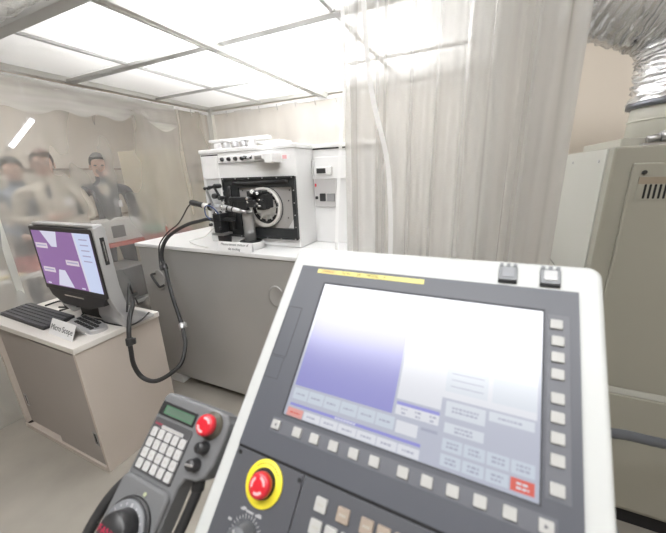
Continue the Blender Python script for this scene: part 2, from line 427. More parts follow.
bm = new(); box(bm, -1.19, -1.055, FY-.085, FY+.002, 1.630, 1.664, .004); box(bm, -1.10, -1.05, FY-.095, FY+.002, 1.612, 1.664, .004); sb = obj('sensor_box', bm, white_flat, ma)
bm = new(); box(bm, -1.17, -1.12, FY-.0885, FY-.083, 1.634, 1.652, .001); obj('sensor_window', bm, steel, sb)
bm = new(); box(bm, -1.042, -.996, FY-.003, FY+.001, 1.628, 1.654); st = obj('warning_sticker', bm, paper, ma, label='small white and red sticker')
bm = new(); box(bm, -1.040, -1.012, FY-.004, FY-.0028, 1.632, 1.652); obj('sticker_print', bm, pale_red, st)
# black framed opening
W_ = Matrix(((1, 0, 0, 0), (0, 0, -1, FY), (0, 1, 0, 0), (0, 0, 0, 1)))     # plate local (x, z, outward) -> world
bm = new(); ring_plate(bm, (-1.505, -.985, 1.176, 1.535), (-1.395, -1.006, 1.236, 1.478), -.001, .022, 0, W_)
box(bm, -1.509, -.981, FY-.030, FY-.018, 1.524, 1.539, .003); box(bm, -1.509, -.981, FY-.030, FY-.018, 1.172, 1.184, .003)
box(bm, -1.509, -1.497, FY-.030, FY-.018, 1.172, 1.539, .003); box(bm, -.993, -.981, FY-.030, FY-.018, 1.172, 1.539, .003)
of = obj('opening_frame', bm, mat('black bellows', (.03, .033, .035), .42, bump=.15, bscale=40), ma, label='black rubber frame')
for k in range(6):
    for z in (1.5315, 1.178):
        bm = new(); cyl(bm, (-1.495+.1*k, FY-.028, z), (-1.495+.1*k, FY-.033, z), .0038, None, 10); obj('bolt', bm, steel, of)
for z in (1.25, 1.32, 1.39, 1.46):
    for x in (-1.503, -.987):
        bm = new(); cyl(bm, (x, FY-.028, z), (x, FY-.033, z), .0038, None, 10); obj('bolt', bm, steel, of)
bm = new()
tube(bm, [(-1.42, FY-.024, 1.506), (-1.3, FY-.032, 1.502), (-1.2, FY-.028, 1.506), (-1.02, FY-.026, 1.512)], .010, 10, 6)
tube(bm, [(-1.45, FY-.024, 1.49), (-1.45, FY-.032, 1.4), (-1.445, FY-.026, 1.3), (-1.45, FY-.024, 1.22)], .012, 10, 6); obj('bellows_fold', bm, black_rubber, of)
bm = new(); prism(bm, [(-1.395, 1.236), (-1.06, 1.236), (-1.02, 1.29), (-1.006, 1.40), (-1.006, 1.478), (-1.395, 1.478)], -.001, .004, 0, 0, W_); pl = obj('face_plate', bm, mat('machined plate', (.50, .49, .485), .35, .4), ma)
for x, z in ((-1.04, 1.40), (-1.05, 1.30), (-1.37, 1.46), (-1.03, 1.46)):
    bm = new(); cyl(bm, (x, FY-.003, z), (x, FY-.007, z), .004, None, 10); obj('bolt', bm, black_metal, pl)
RC = Matrix.Translation((-1.202, FY-.003, 1.362)) @ Matrix.Rotation(PI/2, 4, 'X')
bm = new(); lathe(bm, [(.118, 0), (.118, .030), (.114, .034), (.104, .034), (.100, .030), (.100, .002)], RC, 56); sr = obj('spindle_ring', bm, mat('ring enamel', (.72, .70, .67), .3), ma)
bm = new(); lathe(bm, [(.120, 0), (.120, .006), (.118, .008)], RC, 56); obj('ring_seam', bm, black_metal, sr)
bm = new(); lathe(bm, [(.100, .004), (.05, .012), (.048, .03), (.02, .032), (0, .032)], RC, 48)
for k in range(12):
    a = 2*PI*k/12; obox(bm, RC @ Matrix.Rotation(a, 4, 'Z') @ Matrix.Translation((.068, 0, .011)), .032, .006, .012, .001)
sf = obj('spindle_face', bm, mat('spindle grey', (.72, .72, .70), .45), ma)
bm = new(); obox(bm, Matrix.Translation((-1.202+.107, FY-.038, 1.381)), .006, .004, .022, .001); obj('ring_mark', bm, black_metal, sr)
# black tool stage standing off the spindle
bm = new()
for (x0, x1, y0, y1, z0, z1) in ((-1.255, -1.135, 1.49, 1.56, 1.385, 1.435), (-1.24, -1.15, 1.47, 1.55, 1.435, 1.465), (-1.235, -1.175, 1.455, 1.53, 1.375, 1.415),
                                 (-1.16, -1.12, 1.48, 1.555, 1.365, 1.445), (-1.20, -1.15, 1.50, 1.56, 1.355, 1.385)):
    box(bm, x0, x1, y0, y1, z0, z1, .004)
tg = obj('tool_stage', bm, black_metal, ma, label='black tool stage')
bm = new(); box(bm, -1.355, -1.20, 1.465, 1.50, 1.408, 1.430, .003); cyl(bm, (-1.355, 1.48, 1.42), (-1.372, 1.48, 1.42), .012, .012, 14); obj('slide_bar', bm, black_metal, tg)
bm = new(); box(bm, -1.315, -1.25, 1.47, 1.50, 1.355, 1.408, .003); obj('slide_block', bm, black_metal, tg)
rs = random.Random(3)
for k in range(16):
    x = rs.uniform(-1.26, -1.13); z = rs.uniform(1.375, 1.462); bm = new()
    cyl(bm, (x, 1.485, z), (x, rs.uniform(1.445, 1.465), z), rs.uniform(.005, .010), None, 12, .001); obj('adjusting_screw', bm, chrome if k % 3 == 0 else black_metal, tg)
for (x, z, r) in ((-1.20, 1.455, .014), (-1.165, 1.447, .011), (-1.235, 1.40, .01)):
    bm = new(); cyl(bm, (x, 1.475, z), (x+.012, 1.455, z+.006), r, r*.9, 16, .002); obj('stage_clamp', bm, chrome, tg)
bm = new(); box(bm, -1.30, -1.225, 1.468, 1.50, 1.338, 1.356, .002); cyl(bm, (-1.24, 1.47, 1.345), (-1.20, 1.462, 1.35), .012, .006, 14); obj('tool_holder', bm, steel, tg)
for o_ in (of, pl, sr, tg, sf): o_.matrix_basis = Matrix.Translation((.022, 0, 0)) @ o_.matrix_basis
# side body fittings
def sb_box(name, x0, x1, z0, z1, d, m, parent=rb, label=None):
    bm = new(); box(bm, x0, x1, 1.80-d, 1.802, z0, z1, min(.003, d*.4)); return obj(name, bm, m, parent, label=label)
up = sb_box('upper_plate', -.940, -.70, 1.514, 1.640, .012, white_flat)
dm = sb_box('display_unit', -.935, -.82, 1.538, 1.584, .03, white_flat)
lo = sb_box('switch_plate', -.945, -.80, 1.345, 1.514, .010, mat('switch plate grey', (.56, .55, .55), .4))
# meter face and switches sit on those plates
bm = new(); box(bm, -.915, -.857, 1.762, 1.772, 1.546, 1.575, .001); obj('display_window', bm, black_plastic, dm)
for x0, x1, z0, z1, m in ((-.942, -.925, 1.392, 1.41, black_plastic), (-.911, -.873, 1.38, 1.427, black_plastic), (-.861, -.81, 1.38, 1.427, mat('socket grey', (.3, .3, .31), .4))):
    bm = new(); box(bm, x0, x1, 1.782, 1.795, z0, z1, .003); obj('switch', bm, m, lo)
bm = new(); box(bm, -.942, -.933, 1.784, 1.795, 1.468, 1.486, .002); obj('indicator', bm, red_plastic, lo)
bm = new(); box(bm, -.949, -.941, 1.77, 1.802, 1.515, 1.624, .003); obj('latch_bar', bm, white_flat, rb)

# things standing on the lid of the machine
bm = new(); box(bm, -1.755, -1.265, 1.78, 1.83, 1.772, 1.790, .003)
solo('white_rail', bm, white_flat, (-1.51, 1.805, 1.772), 'long white rail lying across small canisters on top of the machine', 'rail')
for k, (x, m) in enumerate(((-1.70, 'white'), (-1.62, 'grey'), (-1.545, 'steel'), (-1.47, 'steel'), (-1.40, 'white'))):
    bm = new(); lathe(bm, [(.024, 0), (.026, .003), (.026, .045), (.022, .05), (.022, .058), (.02, .0595), (0, .0595)], Matrix.Translation((x, 1.805, 1.712)), 24)
    lab = ['leftmost white canister under the left end of the rail on the machine lid', 'grey canister second from left under the rail on the machine lid',
           'middle steel canister under the rail on the machine lid', 'steel canister second from right under the rail on the machine lid', 'rightmost white canister under the rail beside the white tray'][k]
    solo('canister', bm, {'white': white_flat, 'grey': silver, 'steel': steel}[m], (x, 1.805, 1.712), lab, 'canister', 'canisters on the machine lid')
bm = new(); t = bmesh.new()
A = [(-1.42, 1.765), (-1.215, 1.765), (-1.205, 1.712), (-1.25, 1.712)]
prism(bm, A, -1.99, -1.84, 0, 0, Matrix(((1, 0, 0, 0), (0, 0, -1, 0), (0, 1, 0, 0), (0, 0, 0, 1)))); t.free()
solo('white_tray', bm, white_flat, (-1.19, 1.8, 1.712), 'white wedge shaped tray at the right end of the rail on the machine lid', 'tray')

# ------------------------------------------------------------------ measuring microscope
mi = thing('measuring_microscope', (-1.44, 1.47, TZ), 'small measuring microscope with silver lens barrel and black camera on the machine table', 'microscope')
AX = [(-1.665, 1.47, 1.399), (-1.56, 1.47, 1.380), (-1.513, 1.47, 1.374), (-1.497, 1.47, 1.371), (-1.425, 1.47, 1.374), (-1.278, 1.47, 1.351), (-1.236, 1.47, 1.345)]
bm = new(); cyl(bm, AX[0], AX[1], .016, .017, 20, .003)
for k in range(4):
    p = Vector(AX[0]).lerp(Vector(AX[1]), .12+.11*k); q = Vector(AX[0]).lerp(Vector(AX[1]), .17+.11*k); cyl(bm, p, q, .019, .019, 20, .001)
obj('camera', bm, black_plastic, mi)
bm = new(); cyl(bm, AX[1], AX[2], .017, .017, 20, .001); obj('coupling', bm, mat('white ring', (.8, .8, .78), .3), mi)
bm = new(); cyl(bm, AX[2], AX[3], .023, .023, 20, .003); obj('focus_ring', bm, black_metal, mi)
bm = new(); cyl(bm, AX[3], AX[4], .016, .017, 20, .001); cyl(bm, AX[4], AX[5], .018, .013, 24, .001); obj('lens_barrel', bm, silver, mi)
for f in (.1, .38, .62):
    p = Vector(AX[4]).lerp(Vector(AX[5]), f); q = Vector(AX[4]).lerp(Vector(AX[5]), f+.07); bm = new(); cyl(bm, p, q, .0195-.005*f, None, 24, .001); obj('barrel_ring', bm, black_metal if f > .2 else chrome, mi)
bm = new(); cyl(bm, AX[5], AX[6], .012, .009, 20, .001); obj('lens_tip', bm, steel, mi)
bm = new(); bar(bm, (-1.507, 1.455, 1.482), (-1.447, 1.455, 1.335), .013, .010, .002); obj('arm_link', bm, steel, mi)
bm = new(); bar(bm, (-1.458, 1.475, 1.487), (-1.405, 1.475, 1.405), .013, .010, .002); obj('arm_link', bm, black_metal, mi)
bm = new(); bar(bm, (-1.51, 1.465, 1.478), (-1.425, 1.465, 1.500), .014, .014, .002); cyl(bm, (-1.425, 1.445, 1.495), (-1.425, 1.49, 1.495), .014, None, 18, .002); cyl(bm, (-1.508, 1.445, 1.482), (-1.508, 1.49, 1.482), .010, None, 18, .002); cyl(bm, (-1.468, 1.44, 1.49), (-1.468, 1.49, 1.49), .009, None, 18, .002); obj('arm_head', bm, black_metal, mi)
bm = new(); cyl(bm, (-1.45, 1.45, 1.437), (-1.45, 1.495, 1.437), .016, None, 18, .003); cyl(bm, (-1.41, 1.45, 1.425), (-1.41, 1.495, 1.425), .012, None, 18, .003); obj('pivot_knob', bm, black_plastic, mi)
bm = new(); cyl(bm, (-1.447, 1.44, 1.335), (-1.447, 1.49, 1.335), .013, None, 18, .002); obj('arm_foot', bm, chrome, mi)
bm = new(); box(bm, -1.475, -1.420, 1.445, 1.515, 1.215, 1.30, .006); box(bm, -1.470, -1.41, 1.44, 1.51, 1.295, 1.335, .004); box(bm, -1.46, -1.345, 1.46, 1.50, 1.288, 1.308, .004); obj('pedestal_block', bm, black_metal, mi)
bm = new(); box(bm, -1.485, -1.395, 1.432, 1.515, 1.203, 1.216, .002); obj('steel_band', bm, steel, mi)
bm = new(); cyl(bm, (-1.437, 1.487, TZ), (-1.437, 1.487, 1.206), .036, .042, 28, .003); obj('pedestal_base', bm, black_plastic, mi)
for x, z in ((-1.475, 1.27), (-1.41, 1.25)):
    bm = new(); cyl(bm, (x, 1.435, z), (x, 1.415, z), .010, .009, 14, .002); obj('clamp_knob', bm, black_plastic, mi)
bm = new(); tube(bm, [(-1.49, 1.44, 1.30), (-1.52, 1.44, 1.325), (-1.51, 1.43, 1.37), (-1.47, 1.42, 1.385), (-1.43, 1.43, 1.36), (-1.42, 1.45, 1.32)], .0035, 8); obj('blue_wire', bm, mat('blue wire', (.03, .07, .22), .4), mi)
# grey column on a round base
co = thing('column_stand', (-1.265, 1.522, TZ), 'grey steel column on a round white base in front of the spindle', 'stand')
bm = new(); lathe(bm, [(.080, 0), (.082, .003), (.082, .038), (.079, .042), (0, .042)], Matrix.Translation((-1.265, 1.517, TZ)), 48); obj('round_base', bm, white_metal, co)
bm = new(); lathe(bm, [(.066, 0), (.066, .004), (.064, .005), (0, .005)], Matrix.Translation((-1.265, 1.522, TZ+.042)), 48); obj('base_plate', bm, black_metal, co)
bm = new(); lathe(bm, [(.035, 0), (.035, .165), (.033, .17), (0, .17)], Matrix.Translation((-1.265, 1.522, TZ+.046)), 32); obj('column', bm, mat('column grey', (.48, .48, .48), .3, .6), co)
# pale tube on the table
bm = new(); tube(bm, [(-1.52, 1.50, 1.24), (-1.62, 1.57, 1.21), (-1.75, 1.62, 1.145), (-1.83, 1.60, 1.126), (-1.80, 1.53, 1.1255), (-1.66, 1.46, 1.1255), (-1.53, 1.425, 1.1255)], .0055, 10, 8)
solo('air_tube', bm, mat('clear tube', (.75, .75, .73), .3), (-1.75, 1.5, TZ), 'pale flexible air tube curling on the table left of the microscope', 'tube')

# folded name cards
def card(name, p, w, h, depth, rot, tilt, lines, size, label):
    W = Matrix.Translation(p) @ Matrix.Rotation(rot, 4, 'Z')
    t = thing(name, p, label, 'card', 'folded name cards')
    bm = new(); th = .0012
    for sgn in (-1, 1):
        a = Vector((0, sgn*depth/2, .0005)); b = Vector((0, 0, h))
        bar(bm, a, b, w, th)
    obj('folded_card', bm, paper, t, W)
    lean = math.atan2(depth/2, h); M = Matrix.Translation((0, -depth/4-.0016, h/2)) @ Matrix.Rotation(PI/2-lean, 4, 'X')
    bm = new()
    for k, s in enumerate(lines):
        tb = text_mesh(s, size, M @ Matrix.Translation((0, size*.62*(len(lines)-1)-k*size*1.25, .0006)), .0002); merge(bm, tb)
    obj('lettering', bm, ink, t, W)
card('name_card', (-1.300, 1.417, TZ), .25, .055, .03, 0.02, 0, ['Measurement station of', 'die tooling'], .021, 'white folded name card on the machine table edge in front of the microscope')

# black hose from the microscope over the table edge to the computer
ho = thing('cable_hose', (-1.55, 1.0, .5), 'thick black cable hose looping from the microscope down beside the cabinet to the computer', 'hose')
HP = [(-1.455, 1.455, 1.29), (-1.53, 1.465, 1.297), (-1.61, 1.47, 1.282), (-1.688, 1.45, 1.264), (-1.765, 1.42, 1.228), (-1.822, 1.38, 1.180), (-1.846, 1.35, 1.118), (-1.851, 1.335, 1.05), (-1.815, 1.32, .99), (-1.719, 1.26, .843), (-1.563, 1.17, .725), (-1.504, 1.13, .671), (-1.47, 1.1, .627), (-1.421, 1.02, .574), (-1.447, .96, .534), (-1.507, .91, .507), (-1.578, .89, .527), (-1.606, .88, .601), (-1.6, .88, .693), (-1.603, .89, .775), (-1.635, .93, .845), (-1.70, 1.0, .885), (-1.79, 1.06, .895), (-1.86, 1.13, .88)]
bm = new(); tube(bm, HP, .0115, 14, 8); obj('hose', bm, black_rubber, ho)
def clamp(i, m, name, r=.018):
    S = spline(HP, 8); a, b = S[i], S[i+5]; bm = new(); c = (a+b)/2; d = (b-a).normalized(); cyl(bm, c-d*.02, c+d*.02, r, None, 18, .003)
    M = frame_to(c, c+d); obox(bm, M @ Matrix.Translation((r, 0, 0)), .02, .022, .03, .003); obj(name, bm, m, ho)
clamp(60, black_plastic, 'hose_clamp'); clamp(80, steel, 'hose_clamp'); clamp(146, black_plastic, 'hose_clamp')
bm = new(); tube(bm, [(-1.655, 1.47, 1.397), (-1.69, 1.468, 1.372), (-1.705, 1.46, 1.350), (-1.742, 1.45, 1.30), (-1.787, 1.44, 1.255), (-1.834, 1.395, 1.208), (-1.872, 1.355, 1.14), (-1.872, 1.335, 1.07), (-1.842, 1.305, 1.0)], .0045, 8, 8)
solo('camera_cable', bm, black_rubber, (-1.72, 1.45, TZ), 'thin black cable running from the microscope camera down to the thick hose', 'cable')

# ------------------------------------------------------------------ storage cabinet, left
CX0, CX1, CY0, CY1, CZ = -2.62, -1.73, .695, 1.15, .775
sc_ = thing('storage_cabinet', ((CX0+CX1)/2, .92, 0), 'low beige cabinet with two sliding doors under the computer', 'cabinet')
bm = new(); box(bm, CX0, CX0+.02, CY0, CY1, .03, CZ-.03, .002); box(bm, CX1-.02, CX1, CY0, CY1, .0, CZ-.03, .002); box(bm, CX0+.002, CX1-.002, CY1-.017, CY1-.002, .0, CZ-.03, .002)
box(bm, CX0+.004, CX1-.004, CY0+.03, CY1-.004, .045, .065); obj('cabinet_body', bm, beige_cab, sc_)
bm = new(); box(bm, CX0-.01, CX1+.006, CY0-.004, CY1+.005, CZ-.032, CZ, .003); obj('cabinet_top', bm, cab_top, sc_)
bm = new(); box(bm, CX0, CX1-.02, CY0-.004, CY0+.045, .0, .03, .002); obj('bottom_rail', bm, beige_cab, sc_)
for x0, x1, y0, hx in ((CX0+.02, -2.16, CY0+.024, -2.555), (-2.20, CX1-.02, CY0+.006, -1.78)):
    bm = new(); box(bm, x0, x1, y0, y0+.015, .03, CZ-.05, .002); dr = obj('sliding_door', bm, beige_door, sc_)
    bm = new(); ring_plate(bm, (hx-.016, hx+.016, .165, .255), (hx-.010, hx+.010, .175, .245), -.001, .004, 0, Matrix(((1, 0, 0, 0), (0, 0, -1, y0), (0, 1, 0, 0), (0, 0, 0, 1))))
    fh = obj('finger_pull', bm, steel, dr)
    bm = new(); box(bm, hx-.010, hx+.010, y0-.001, y0+.001, .175, .245); obj('pull_recess', bm, gap_black, fh)
bm = new(); cyl(bm, (CX0+.03, CY0+.02, 0), (CX0+.03, CY0+.02, .03), .018); obj('foot', bm, black_plastic, sc_)

# all-in-one computer
pc = thing('desktop_computer', (-1.98, 1.0, CZ), 'silver and black all-in-one computer showing a purple slide on the beige cabinet', 'computer')
PY = .88
Wm = Matrix(((1, 0, 0, 0), (0, 0, -1, PY), (0, 1, 0, 0), (0, 0, 0, 1)))   # local (x, z, outward)
sx0, sx1, sz0, sz1 = -2.252, -1.712, .990, 1.302
bm = new(); prism(bm, rrect(sx0-.022, sx1+.018, sz0-.03, sz1+.022, .012), -.03, 0, .003, 0, Wm); obj('display_bezel', bm, black_plastic, pc)
bm = new(); prism(bm, [(-2.262, .965), (-1.705, .965), (-1.745, .915), (-1.90, .875), (-2.14, .875), (-2.235, .92)], -.035, -.002, .004, 0, Wm); ch = obj('chin', bm, black_plastic, pc)
bm = new(); prism(bm, rrect(-2.09, -1.905, .935, .943, .003), -.004, .003, 0, 0, Wm); obj('trim_bar', bm, chrome, ch)
bm = new(); prism(bm, [(.885, 1.327), (.925, 1.340), (.945, 1.325), (.950, 1.02), (.965, .90), (1.03, .80), (1.10, .79), (1.10, CZ), (.965, CZ), (.93, .84), (.905, .90), (.888, .96)], 0, .035, .004, 0, Matrix(((0, 0, 1, -1.722), (1, 0, 0, 0), (0, 1, 0, 0), (0, 0, 0, 1)))); obj('side_panel', bm, silver, pc)
bm = new(); prism(bm, [(.885, 1.327), (.925, 1.340), (.945, 1.325), (.950, 1.02), (.965, .90), (1.03, .80), (1.10, .79), (1.10, CZ), (.965, CZ), (.93, .84), (.905, .90), (.888, .96)], 0, .035, .004, 0, Matrix(((0, 0, 1, -2.27), (1, 0, 0, 0), (0, 1, 0, 0), (0, 0, 0, 1)))); obj('side_panel', bm, silver, pc)
bm = new(); box(bm, -2.24, -1.72, .905, .955, .95, 1.33, .006); box(bm, -2.20, -1.76, .95, .985, .95, 1.25, .008); obj('rear_casing', bm, black_plastic, pc)
bm = new(); box(bm, -2.255, -1.69, .89, .94, 1.327, 1.343, .005); obj('top_cover', bm, silver, pc)
bm = new(); box(bm, -1.690, -1.683, .908, .928, 1.14, 1.28, .002); ds = obj('disc_slot', bm, black_plastic, pc)
bm = new(); box(bm, -1.684, -1.681, .915, .920, 1.16, 1.26); obj('slot_gap', bm, chrome, ds)
bm = new(); prism(bm, [(.965, CZ), (1.10, CZ), (1.08, .80), (1.0, .86), (.93, .90), (.925, .885), (.965, .84)], 0, .26, .004, 0, Matrix(((0, 0, 1, -2.16), (1, 0, 0, 0), (0, 1, 0, 0), (0, 0, 0, 1)))); obj('stand', bm, black_plastic, pc)
bm = new(); prism(bm, [(.940, CZ), (1.10, CZ), (1.09, .80), (1.0, .86), (.955, .92), (.93, .90), (.925, .83)], 0, .205, .008, 0, Matrix(((0, 0, 1, -1.895), (1, 0, 0, 0), (0, 1, 0, 0), (0, 0, 0, 1)))); obj('stand_foot', bm, silver, pc)
def lit(name, col, s): return mat(name, (.02, .02, .02), .25, emit=col, estr=s)
purple = lit('slide purple', (.25, .13, .33), 1.0); slide_w = lit('slide white', (.62, .62, .75), 1.0); slide_b = lit('slide side bar', (.55, .62, .82), 1.0); slide_l = lit('slide caption', (.62, .55, .62), 1.0); slide_t = lit('slide text', (.35, .33, .50), 1.0)
bm = new(); box(bm, sx0, sx1, sz0, sz1, 0, .0012)
sw, sh = sx1-sx0, sz1-sz0
def S(u, v): return (sx0+sw*u, sz1-sh*v)
def poly(bm, pts, z, mi):
    f = bm.faces.new([bm.verts.new((*S(*p), z)) for p in pts]); f.material_index = mi
poly(bm, [(.17, 0), (.46, 0), (.41, .27), (.31, .27)], .0016, 1)
poly(bm, [(.25, .985), (.53, .985), (.44, .68), (.33, .68)], .0016, 1)
poly(bm, [(.75, 0), (1, 0), (1, 1), (.79, 1)], .0016, 2)
poly(bm, [(.73, 0), (.76, 0), (.80, 1), (.77, 1)], .0018, 1)
for u, v in ((.02, .22), (.50, .48), (.04, .66)): poly(bm, [(u, v), (u+.22, v), (u+.22, v+.09), (u, v+.09)], .0018, 3); poly(bm, [(u+.02, v+.03), (u+.2, v+.03), (u+.2, v+.055), (u+.02, v+.055)], .002, 4)
for k in range(5): poly(bm, [(.82, .09+.09*k), (.95, .09+.09*k), (.95, .11+.09*k), (.82, .11+.09*k)], .002, 4)
for u, v in ((.05, .955), (.66, .955)): poly(bm, [(u, v), (u+.06, v), (u+.06, v+.025), (u, v+.025)], .002, 1)
obj('display_screen', bm, [purple, slide_w, slide_b, slide_l, slide_t], pc, Wm, label='screen with a purple slide', smooth=False)
# keyboard
kb = thing('keyboard', (-2.37, .83, CZ), 'black computer keyboard in front of the all-in-one computer', 'keyboard')
Wk = Matrix.Translation((-2.37, .828, CZ)) @ Matrix.Rotation(-.02, 4, 'Z')
bm = new(); prism(bm, [(-.075, 0), (.08, 0), (.08, .022), (-.072, .011)], -.26, .26, .002, 0, Matrix(((0, 0, 1, 0), (1, 0, 0, 0), (0, 1, 0, 0), (0, 0, 0, 1)))); obj('keyboard_base', bm, black_plastic, kb, Wk)
bm = new()
for r in range(6):
    x = -.25; y = -.062+.0235*r
    while x < .245:
        w = .0205 if not (r == 0 and -.10 < x < .0) else .10
        obox(bm, Matrix.Translation((x+w/2, y, .0135+.0715*(y+.072)*1.0+.004)), w-.004, .0195, .007, .0015)
        x += w
obj('keys', bm, mat('key black', (.09, .09, .10), .5), kb, Wk)
# grey keypad device
pd = thing('numeric_keypad', (-1.92, .875, CZ), 'small silver rounded keypad beside the keyboard, below the computer', 'keypad')
Wp = Matrix.Translation((-1.925, .873, CZ)) @ Matrix.Rotation(-.12, 4, 'Z')
bm = new(); prism(bm, rrect(-.15, .15, -.045, .045, .04, 10), 0, .022, .006); obj('keypad_case', bm, silver, pd, Wp)
for i in range(7):
    for j in range(3):
        if (i, j) in ((0, 0), (6, 2)): continue
        bm = new(); prism(bm, rrect(-.012, .012, -.0095, .0095, .004), 0, .006, .0015); obj('key', bm, black_plastic, pd, Wp @ Matrix.Translation((-.105+.035*i, -.025+.0255*j, .0215)))
card('name_card', (-1.925, .772, CZ), .235, .075, .07, -.03, 0, ['Micro Scope'], .042, 'white folded card reading Micro Scope on the corner of the beige cabinet')
# loose cables by the computer
bm = new(); tube(bm, [(-1.88, 1.14, .80), (-1.85, 1.10, .92), (-1.77, 1.05, .985), (-1.70, 1.0, .985), (-1.655, .955, .94), (-1.645, .93, .88)], .005, 8, 8)
solo('computer_cable', bm, black_rubber, (-1.7, 1.0, CZ), 'thin dark cable arching from the back of the computer to the hose', 'cable')
bm = new(); tube(bm, [(-2.33, .93, .781), (-2.24, .98, .800), (-2.18, 1.01, .782), (-2.10, .93, .781), (-2.02, .928, .783), (-1.93, .94, .782), (-1.86, .93, .781), (-1.72, .945, .781), (-1.67, .985, .79), (-1.665, 1.06, .82)], .0045, 8, 8)
solo('power_cable', bm, black_rubber, (-2.1, .95, CZ), 'thin black cable winding on the cabinet top under the computer', 'cable')
bm = new(); tube(bm, [(-2.52, .94, .781), (-2.45, 1.0, .80), (-2.36, .985, .782), (-2.30, 1.05, .79), (-2.22, 1.02, .782), (-2.40, .96, .781)], .0055, 8, 8); box(bm, -2.50, -2.42, 1.02, 1.07, CZ, CZ+.025, .004)
solo('adapter_cable', bm, black_rubber, (-2.4, 1.0, CZ), 'tangle of black cable with an adapter behind the keyboard', 'cable')

# ------------------------------------------------------------------ operator console
on = thing('control_console', (.0, .36, 0), 'white framed machine control console with a lit screen and grey key panel', 'console')
U = Vector((.9992, -.037, .0126)).normalized(); V = Vector((-.0196, -.6924, -.7213)); V = (V-U*V.dot(U)).normalized(); Nn = U.cross(-V)
def basis(o, x, y, z): return Matrix(((x.x, y.x, z.x, o[0]), (x.y, y.y, z.y, o[1]), (x.z, y.z, z.z, o[2]), (0, 0, 0, 1)))
WP = basis((-.234, .466, 1.3625), U, -V, Nn)          # screen's upper left corner, x right, y up, z outward
bm = new(); prism(bm, rrect(-.081, .3845, -.58, .0725, .016, 8), -.075, 0, .006); obj('housing', bm, console_white, on, WP)
bm = new(); box(bm, .06, .26, .24, .40, .0, 1.06, .01); box(bm, -.02, .34, .16, .48, 0, .03, .008); obj('pedestal', bm, console_white, on)
SW, SH = .320, .2131
bm = new(); ring_plate(bm, (-.0555, .3575, -.2695, .031), (-.002, SW+.002, -SH-.002, .002), 0, .005); be = obj('display_bezel', bm, bezel_grey, on, WP, label='grey screen bezel')
bm = new(); ring_plate(bm, (-.004, SW+.004, -SH-.004, .004), (-.0005, SW+.0005, -SH-.0005, .0005), .002, .0045); obj('screen_gasket', bm, mat('gasket grey', (.045, .047, .055), .6), be, WP)
bm = new(); box(bm, -.0565, .3615, -.2735, -.2695, 0, .0025); obj('panel_gap', bm, gap_black, on, WP)
bm = new(); box(bm, -.0555, .0585, -.56, -.2735, 0, .0045, .0008); ep = obj('stop_panel', bm, bezel_dark, on, WP)
bm = new(); box(bm, .0605, .3575, -.56, -.2735, 0, .0055, .0008); kp = obj('key_panel', bm, bezel_dark, on, WP)
bm = new(); cyl(bm, (.055, -.281, .004), (.055, -.281, .0062), .0028, None, 14); cyl(bm, (-.048, -.279, .004), (-.048, -.279, .0062), .0028, None, 14); obj('screw', bm, black_metal, ep, WP)
# slot covers left of the screen
bm = new(); ring_plate(bm, (-.0535, -.0265, -.1355, -.0505), (-.0525, -.0275, -.1345, -.0515), .0045, .0054); ring_plate(bm, (-.0545, -.0285, -.171, -.137), (-.0537, -.0293, -.1702, -.1378), .0045, .0053); obj('card_slot_cover', bm, mat('cover line', (.04, .04, .048), .5), be, WP)
# yellow name strip
bm = new(); box(bm, -.0205, .1655, .0185, .0262, .004, .0054); sp = obj('name_strip', bm, strip_yellow, on, WP, label='narrow yellow strip with lettering')
bm = new(); box(bm, -.015, .018, .0195, .0252, .0050, .0057); obj('strip_print', bm, strip_orange, sp, WP)
bm = new()
for s, x, w in (('FANUC', .0015, .0052), ('Series', .035, .0052), ('30i', .058, .0052), ('MODEL', .083, .0052), ('A', .103, .0052)):
    merge(bm, text_mesh(s, .0066, Matrix.Translation((x, .0224, .0059)), .0001))
obj('strip_lettering', bm, mat('olive print', (.10, .08, .02), .6), sp, WP)
# screen
def lcd(name, col): return mat(name, (.03, .03, .035), .22, spec=1., emit=col, estr=.80)
L = [lcd('lcd ground', (.52, .55, .66)), lcd('lcd blue', (.29, .29, .68)), lcd('lcd pale', (.72, .77, .84)), lcd('lcd bar', (.30, .30, .75)), lcd('lcd red', (.80, .12, .08)), lcd('lcd white', (.80, .82, .88)), lcd('lcd text', (.40, .42, .55)), lcd('lcd salmon', (.85, .38, .34)), lcd('lcd button', (.64, .71, .80))]
bm = new(); box(bm, 0, SW, -SH, 0, -.002, .0030)
def ui(x0, x1, y0, y1, mi, lv=1): quad(bm, x0, x1, -y1, -y0, .0030+.00012*lv, mi)
def txt(cx, cy, w, n=1, mi=6):
    for k in range(n):
        y = cy + (k-(n-1)/2)*.0042; xx = cx-w/2
        while xx < cx+w/2-.001:
            l = rs.uniform(.0015, .005); ui(xx, min(xx+l, cx+w/2), y-.0011, y+.0011, mi, 4); xx += l+.0012
ui(.004, .316, .004, .012, 3); ui(.004, .155, .016, .170, 1); ui(.158, .3165, .016, .134, 5)
ui(.158, .214, .016, .150, 5, 2); ui(.216, .265, .097, .126, 2, 2); ui(.27, .316, .097, .126, 2, 2)
for k in range(3): ui(.222, .26, .102+.008*k, .103+.008*k, 6, 3)
ui(.159, .2135, .153, .1572, 3, 2); ui(.159, .2135, .1572, .169, 5, 2)
for k in range(3): txt(.170+.018*k, .161, .008); txt(.170+.018*k, .166, .006)
ui(.163, .1905, .1755, .190, 5, 2); ui(.194, .214, .1755, .179, 6, 2)
for k in range(6):
    ui(.006+.026*k, .0305+.026*k, .1735, .189, 8, 2); txt(.018+.026*k, .1815, .015)
ui(.006, .1965, .1948, .1985, 3, 2); txt(.095, .1967, .03, 1, 5)
ui(.0045, .031, .2015, .213, 7, 2); txt(.018, .2075, .016, 1, 4)
